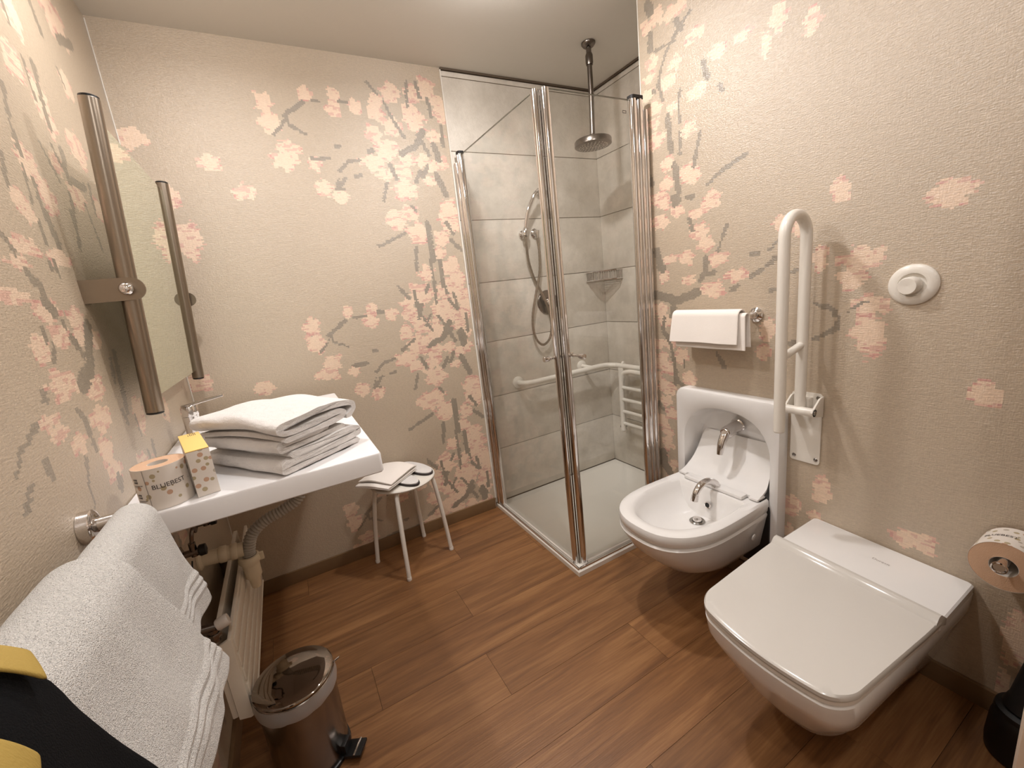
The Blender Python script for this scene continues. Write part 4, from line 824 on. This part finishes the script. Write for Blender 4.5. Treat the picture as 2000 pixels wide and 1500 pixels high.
part('cable', tube(cr_spline([(.026, 1.43, .64), (.018, 1.40, .58), (.008, 1.42, .52), (.006, 1.44, .46)], 8), .0022, 6), 'black', cb)

# radiator
rd = thing('radiator', 'small flat white panel radiator low on the left wall below the washbasin', 'radiator', (.07, 1.6, .2))
ry0, ry1, rz0, rz1 = 1.25, 1.96, .215, .475
part('front_panel', box(.090, .100, ry0, ry1, rz0, rz1), 'radiator', rd, bev=.003)
for k in range(5):
    z = rz0+.028+k*.050
    part('rib', box(.0995, .1055, ry0+.008, ry1-.008, z-.0195, z+.0195), 'radiator', rd, bev=.0025)
part('side_cover', loft([[(x, ry0-.004, z) for x, z in ((.066, rz0+.008), (.066, rz1-.012), (.092, rz1-.002), (.0995, rz1-.004), (.0995, rz0+.002), (.092, rz0))], [(x, ry0+.006, z) for x, z in ((.066, rz0+.008), (.066, rz1-.012), (.092, rz1-.002), (.0995, rz1-.004), (.0995, rz0+.002), (.092, rz0))]]), 'radiator', rd, bev=.002)
part('rear_panel', box(.050, .064, ry0+.006, ry1, rz0+.01, rz1-.01), 'radiator', rd, bev=.003)
part('bottom_edge', tube([(.103, ry0+.005, rz0-.004), (.103, ry1-.005, rz0-.004)], .004, 8), 'radiator', rd)
for yy in (1.4, 1.85): part('wall_bracket', box(.001, .052, yy-.012, yy+.012, rz0+.08, rz1-.05), 'drain', rd, bev=.002)
rv = thing('radiator_valve', 'chrome radiator valve with white knob above the radiator near end', 'valve', (.07, 1.24, .5))
part('valve_body', merge(cyl((.066, 1.258, .478), (.066, 1.258, .515), .012), cyl((.0, 1.256, .530), (.075, 1.256, .520), .0105), lathe([(.015, 0), (.016, .003), (.016, .014), (.015, .017)], (.066, 1.258, .486), (0, 0, 1), seg=8)), 'chrome_dark', rv)
part('wall_rose', lathe([(.022, 0), (.022, .004), (.013, .008)], (.0005, 1.256, .530), (1, 0, 0)), 'chrome', rv)
part('knob', lathe([(.013, 0), (.0155, .003), (.0165, .026), (.015, .030), (0, .031)], (.076, 1.256, .520), (1, .12, .25), seg=20, cap1=False), 'white_plastic', rv)
part('pipe', tube([(.066, 1.256, .52), (.066, 1.256, .50)], .009), 'chrome_dark', rv)

# pedal bin
bn = thing('pedal_bin', 'round steel pedal bin with shiny lid and plastic liner under the washbasin', 'bin', (.212, 1.245, 0))
bxc, byc, br = .2145, 1.236, .103
part('base_ring', lathe([(br+.001, .0), (br+.003, .003), (br+.002, .012), (br-.002, .014)], (bxc, byc, .0005), seg=48), 'black', bn)
part('body', lathe([(br-.003, .013), (br-.002, .015), (br-.002, .275), (br-.004, .277), (br-.006, .275), (br-.006, .03), (0, .03)], (bxc, byc, 0), seg=64, cap0=False, cap1=False), 'bin_steel', bn)
part('rim_band', lathe([(br, .262), (br+.002, .264), (br+.002, .279), (br, .281), (br-.004, .279)], (bxc, byc, 0), seg=64, cap0=False, cap1=False), 'bin_steel', bn)
ldb = part('lid', lathe([(br+.001, .0), (br+.003, .002), (br+.003, .006), (br-.002, .010), (.07, .0135), (.03, .0155), (0, .016)], (bxc, byc, .284), (.0, .0, 1), seg=64, cap1=False), 'bin_lid', bn)
V = []; nn = 72
for j, (dr, dz) in enumerate(((.0035, .280), (.005, .262), (.0065, .247), (.0045, .238))):
    for i in range(nn):
        a = 2*PI*i/nn; k = noise.noise(Vector((math.cos(a)*4, math.sin(a)*4, j*.6)))
        V.append((bxc+(br+dr+.003*k)*math.cos(a), byc+(br+dr+.003*k)*math.sin(a), dz+.010*k*(j > 1)))
part('liner', (V, [(j*nn+i, j*nn+(i+1) % nn, (j+1)*nn+(i+1) % nn, (j+1)*nn+i) for j in range(3) for i in range(nn)]), 'film', bn)
part('lid_stop', tube([(bxc+br+.002, byc-.004, .276), (bxc+br+.020, byc-.012, .290), (bxc+br+.022, byc+.010, .276), (bxc+br+.002, byc+.006, .272)], .0013, 6), 'chrome', bn)
pa = math.radians(-33); pd = Vector((math.cos(pa), math.sin(pa), 0)); ps = Vector((-pd.y, pd.x, 0)); pc0 = Vector((bxc, byc, 0))
def pbox(a0, a1, hw, z0, z1, rise=0): 
    v = []
    for a in (a0, a1):
        for s in (-hw, hw):
            for z in (z0, z1): p = pc0+pd*a+ps*s; v.append((p.x, p.y, z+(rise if a == a1 else 0)))
    return v, [(0, 1, 3, 2), (4, 6, 7, 5), (0, 4, 5, 1), (2, 3, 7, 6), (0, 2, 6, 4), (1, 5, 7, 3)]
pdl = part('pedal', pbox(br+.004, br+.056, .026, .012, .022, .006), 'black', bn, bev=.003)
part('pedal_trim', pbox(br+.034, br+.040, .026, .0265, .0285, .0004), 'chrome', pdl, bev=.0005)
part('pedal_arm', pbox(br-.01, br+.010, .018, .006, .05), 'black', bn, bev=.002)

# ================================================================ MIRROR
mr_ = thing('tilting_mirror', 'tilting wall mirror held between two brushed steel bars', 'mirror', (.06, 1.72, 1.1))
def mline(s): return Vector((.060+.052*s, 0, 1.097+.726*s))
md = Vector((.052, 0, .726)).normalized(); mn = Vector((md.z, 0, -md.x))
for yy, rr_ in ((1.37, .0195), (2.072, .0195)):
    a = mline(0); b_ = mline(1); a.y = b_.y = yy
    part('side_bar', lathe([(rr_-.001, 0), (rr_, .001), (rr_, (b_-a).length-.001), (rr_-.001, (b_-a).length)], a, b_-a, seg=28), 'steel', mr_)
    for e, s in ((a, -1), (b_, 1)): part('end_cap', lathe([(rr_-.001, 0), (rr_-.001, .004*s), (rr_-.005, .006*s)], e, md, seg=24), 'black', mr_)
a0 = mline(.045); a1 = mline(.955); q = mn*.002
V = [a0-q+Vector((0, 1.385, 0)), a0-q+Vector((0, 2.058, 0)), a1-q+Vector((0, 2.058, 0)), a1-q+Vector((0, 1.385, 0))]
V += [v+q*2 for v in V]
part('mirror_glass', (V, [(0, 1, 2, 3), (7, 6, 5, 4), (0, 4, 5, 1), (1, 5, 6, 2), (2, 6, 7, 3), (3, 7, 4, 0)]), 'mirror', mr_, smooth=False)
for yy, sgn in ((1.37, -1), (2.072, 1)):
    y_ = yy+sgn*.0225; zc_ = 1.403; r = .0265; xc_ = .092
    pts = [(.0, zc_-r), (xc_, zc_-r)] + [(xc_+r*math.sin(a), zc_-r*math.cos(a)) for a in (PI*i/12 for i in range(1, 12))] + [(xc_, zc_+r), (.0, zc_+r)]
    part('wall_arm', loft([[(x, y_-.0025, z) for x, z in pts], [(x, y_+.0025, z) for x, z in pts]]), 'steel', mr_, smooth=False)
    part('wall_foot', box(.0005, .004, min(y_, y_-sgn*.03), max(y_, y_-sgn*.03), zc_-r, zc_+r), 'steel', mr_, smooth=False)
    part('pivot_knob', lathe([(.013, 0), (.015, .004), (.015, .010), (.011, .017), (.005, .020), (0, .0205)], (.084, y_+sgn*.0025, zc_), (0, sgn, 0), seg=26, cap1=False), 'chrome', mr_)

# ================================================================ RAIL WITH BATH TOWEL, JACKET
xr0, zr0 = .085, .968
tr_ = thing('bath_towel_rail', 'chrome towel rail along the left wall under the big white towel', 'towel rail', (.03, .99, .96))
part('flange', lathe([(.030, 0), (.030, .016), (.026, .019), (.020, .020)], (.0005, .992, zr0), (1, 0, 0), seg=32), 'chrome', tr_)
part('flange', lathe([(.030, 0), (.030, .016), (.026, .019), (.020, .020)], (.0005, .12, zr0), (1, 0, 0), seg=32), 'chrome', tr_)
part('bar', tube(cr_spline([(.015, .992, zr0), (.060, .992, zr0), (.080, .984, zr0), (xr0, .962, zr0), (xr0, .6, zr0), (xr0, .15, zr0), (.078, .128, zr0), (.06, .12, zr0), (.015, .12, zr0)], 6), .013, 16), 'chrome', tr_)
bt1 = thing('bath_towel', 'thick white terry towel doubled over the rail on the left wall', 'towel', (.1, .7, .72))
cw = part('under_layer', drape(.48, .955, xr0, zr0+.002, .022, .245, .20, .01, .0025, ny=40, seed=1, flare=.05, bands=True, skew=.5, skew1=.33), 'terry', bt1)
solid(cw, .013)
cw = part('upper_layer', drape(.44, .715, xr0+.006, zr0+.002, .040, .262, .05, .01, .003, ny=36, seed=8, flare=.14, bands=True, skew=.62, skew1=.42), 'terry', bt1)
solid(cw, .015)
jk = thing('jacket', 'black jacket with yellow panels hanging over the near end of the towel rail', 'jacket', (.12, .3, .5))
jxc, jzc, jr_ = .112, 1.040, .070
jr = drape(.10, .392, jxc, jzc, jr_, .62, .35, .02, .004, ny=40, seed=21, flare=.12, skew=.2, skew1=.24)
solid(part('body', jr, 'black_cloth', jk), .012)
def jpanel(corners, off, n=10):
    # a cloth patch lying on the jacket: corners are (y, s), s along the cloth from the ridge down
    V = []; R_ = jr_+.012+off
    for i in range(n+1):
        for j in range(n+1):
            u, v = i/n, j/n
            y, s_ = [(1-u)*((1-v)*corners[0][k]+v*corners[1][k])+u*((1-v)*corners[3][k]+v*corners[2][k]) for k in (0, 1)]
            a = PI/2-s_/R_
            if a > 0: x = jxc+R_*math.cos(a); z = jzc+R_*math.sin(a)
            else: d = s_-R_*PI/2; x = jxc+R_+.12*d+.006; z = jzc-d
            V.append((x, y, z))
    m_ = n+1
    return V, [(i*m_+j, i*m_+j+1, (i+1)*m_+j+1, (i+1)*m_+j) for i in range(n) for j in range(n)]
solid(part('yellow_panel', jpanel([(.356, .020), (.386, .028), (.391, .080), (.376, .100)], .004), 'yellow_cloth', jk, label='upper yellow panel'), .003)
solid(part('yellow_panel', jpanel([(.288, .055), (.318, .060), (.332, .120), (.310, .145)], .004), 'yellow_cloth', jk, label='lower yellow panel'), .003)

# ================================================================ STOOL
st = thing('stool', 'round white metal stool with four thin legs by the back wall', 'stool', (.765, 2.025, 0))
scx, scy, sz = .765, 2.015, .452
part('seat', lathe([(0, 0), (.150, 0), (.158, .004), (.160, .010), (.156, .015), (.148, .016), (0, .014)], (scx, scy, sz-.016), seg=56, cap0=False, cap1=False), 'white_enamel', st)
for fx_, fy_ in ((.583, 2.100), (.682, 1.853), (.938, 1.958), (.857, 2.178)):
    d = Vector((fx_-scx, fy_-scy, 0)); dn = d.normalized()
    P = cr_spline([Vector((scx, scy, sz-.024))+dn*.05, Vector((scx, scy, sz-.024))+dn*.115, Vector((scx, scy, sz-.034))+dn*.140, Vector((scx, scy, sz-.07))+dn*.150, Vector((scx, scy, sz*.5))+dn*(.150+(d.length-.150)*.5), Vector((fx_, fy_, .004))], 6)
    lg = part('leg', tube(P, .0105, 14), 'white_enamel', st)
    part('foot_cap', lathe([(.0112, .0), (.0118, .003), (.0115, .014), (.0105, .016)], (fx_, fy_, .0003), (0, 0, 1), seg=16), 'white_plastic', lg)
# slippers and mat
def slipper(label, cx, cy_, ang, z0):
    g = thing('slipper', label, 'slipper', (cx, cy_, z0))
    Rm = Matrix.Rotation(ang, 3, 'Z')
    def out(k, z): 
        r_ = []
        for i in range(40):
            a = 2*PI*i/40; x = .125*math.cos(a); y = .043*math.sin(a)*(1+.12*math.cos(a)) 
            p = Rm @ Vector((x*k, y*k, 0)); r_.append((cx+p.x, cy_+p.y, z))
        return r_
    part('sole', loft([out(.98, z0), out(1, z0+.002), out(1, z0+.008), out(.98, z0+.010)]), 'sole', g)
    part('insole', loft([out(.95, z0+.0101), out(.95, z0+.014), out(.90, z0+.016)]), 'cotton', g)
    return g
slipper('near white slipper with dark sole under the cloth on the stool', .757, 1.978, math.radians(-70), sz+.0006)
slipper('far white slipper with dark sole under the cloth on the stool', .852, 2.056, math.radians(-72), sz+.0006)
g = thing('folded_mat', 'white cloth folded in layers on the slippers on the stool', 'towel', (.72, 2.0, sz+.02))
mc = Vector((.676, 1.868, sz+.0185)); ma = math.radians(40)
def mat_layer(path, th, ln, vv0=0):
    P = cr_spline([(u, z, 0) for u, z in path], 6); L = []; R_ = []
    for i, p in enumerate(P):
        t_ = (P[min(i+1, len(P)-1)]-P[max(i-1, 0)]).normalized(); nrm = Vector((-t_.y, t_.x, 0)); L.append(p+nrm*th/2); R_.append(p-nrm*th/2)
    ring = L+list(reversed(R_)); rings = []
    for j in range(15):
        f = j/14; v = ln*f+vv0; row = []
        for p in ring:
            u = p.x; z = p.y + .014*math.sin(PI*f)*(p.y/.03) + noise.noise(Vector((u*12, v*12, 2)))*.003*(p.y/.02)
            row.append((mc.x+math.cos(ma)*u-math.sin(ma)*v, mc.y+math.sin(ma)*u+math.cos(ma)*v, mc.z+max(z, .001)))
        rings.append(row)
    return loft(rings)
part('cloth', mat_layer([(.205, .003), (.10, .003), (.0, .003), (-.010, .007), (.0, .011), (.10, .010), (.19, .013), (.216, .021), (.190, .029), (.10, .026), (.01, .021)], .0045, .19), 'cotton_thin', g)

# ================================================================ NEAR RIGHT CORNER
tb_ = thing('toilet_brush', 'black toilet brush in a round black holder in the right corner', 'toilet brush', (1.80, .15, 0))
part('holder', lathe([(.058, 0), (.064, .004), (.066, .03), (.062, .10), (.056, .125), (.050, .130), (.046, .12)], (1.800, .165, .0005), seg=40, cap1=False), 'black', tb_)
part('lid', lathe([(.058, 0), (.056, .012), (.03, .022), (.018, .024)], (1.800, .165, .128), seg=36), 'black', tb_)
part('handle', lathe([(.046, 0), (.036, .03), (.028, .09), (.018, .16), (.014, .22), (.014, .30), (.010, .31)], (1.800, .165, .150), (.02, -.01, 1), seg=24), 'black', tb_)
dA = Vector((1.425, .125, 0)); dd = Vector((.17, -.80, 0)).normalized(); dn_ = Vector((dd.y, -dd.x, 0)) * -1
dq = [dA, dA+dd*.86, dA+dd*.86+dn_*.04, dA+dn_*.04]
dr = struct(link('door_1', *loft([[(p.x, p.y, .008) for p in dq], [(p.x, p.y, 2.02) for p in dq]]), 'door', bev=.003))
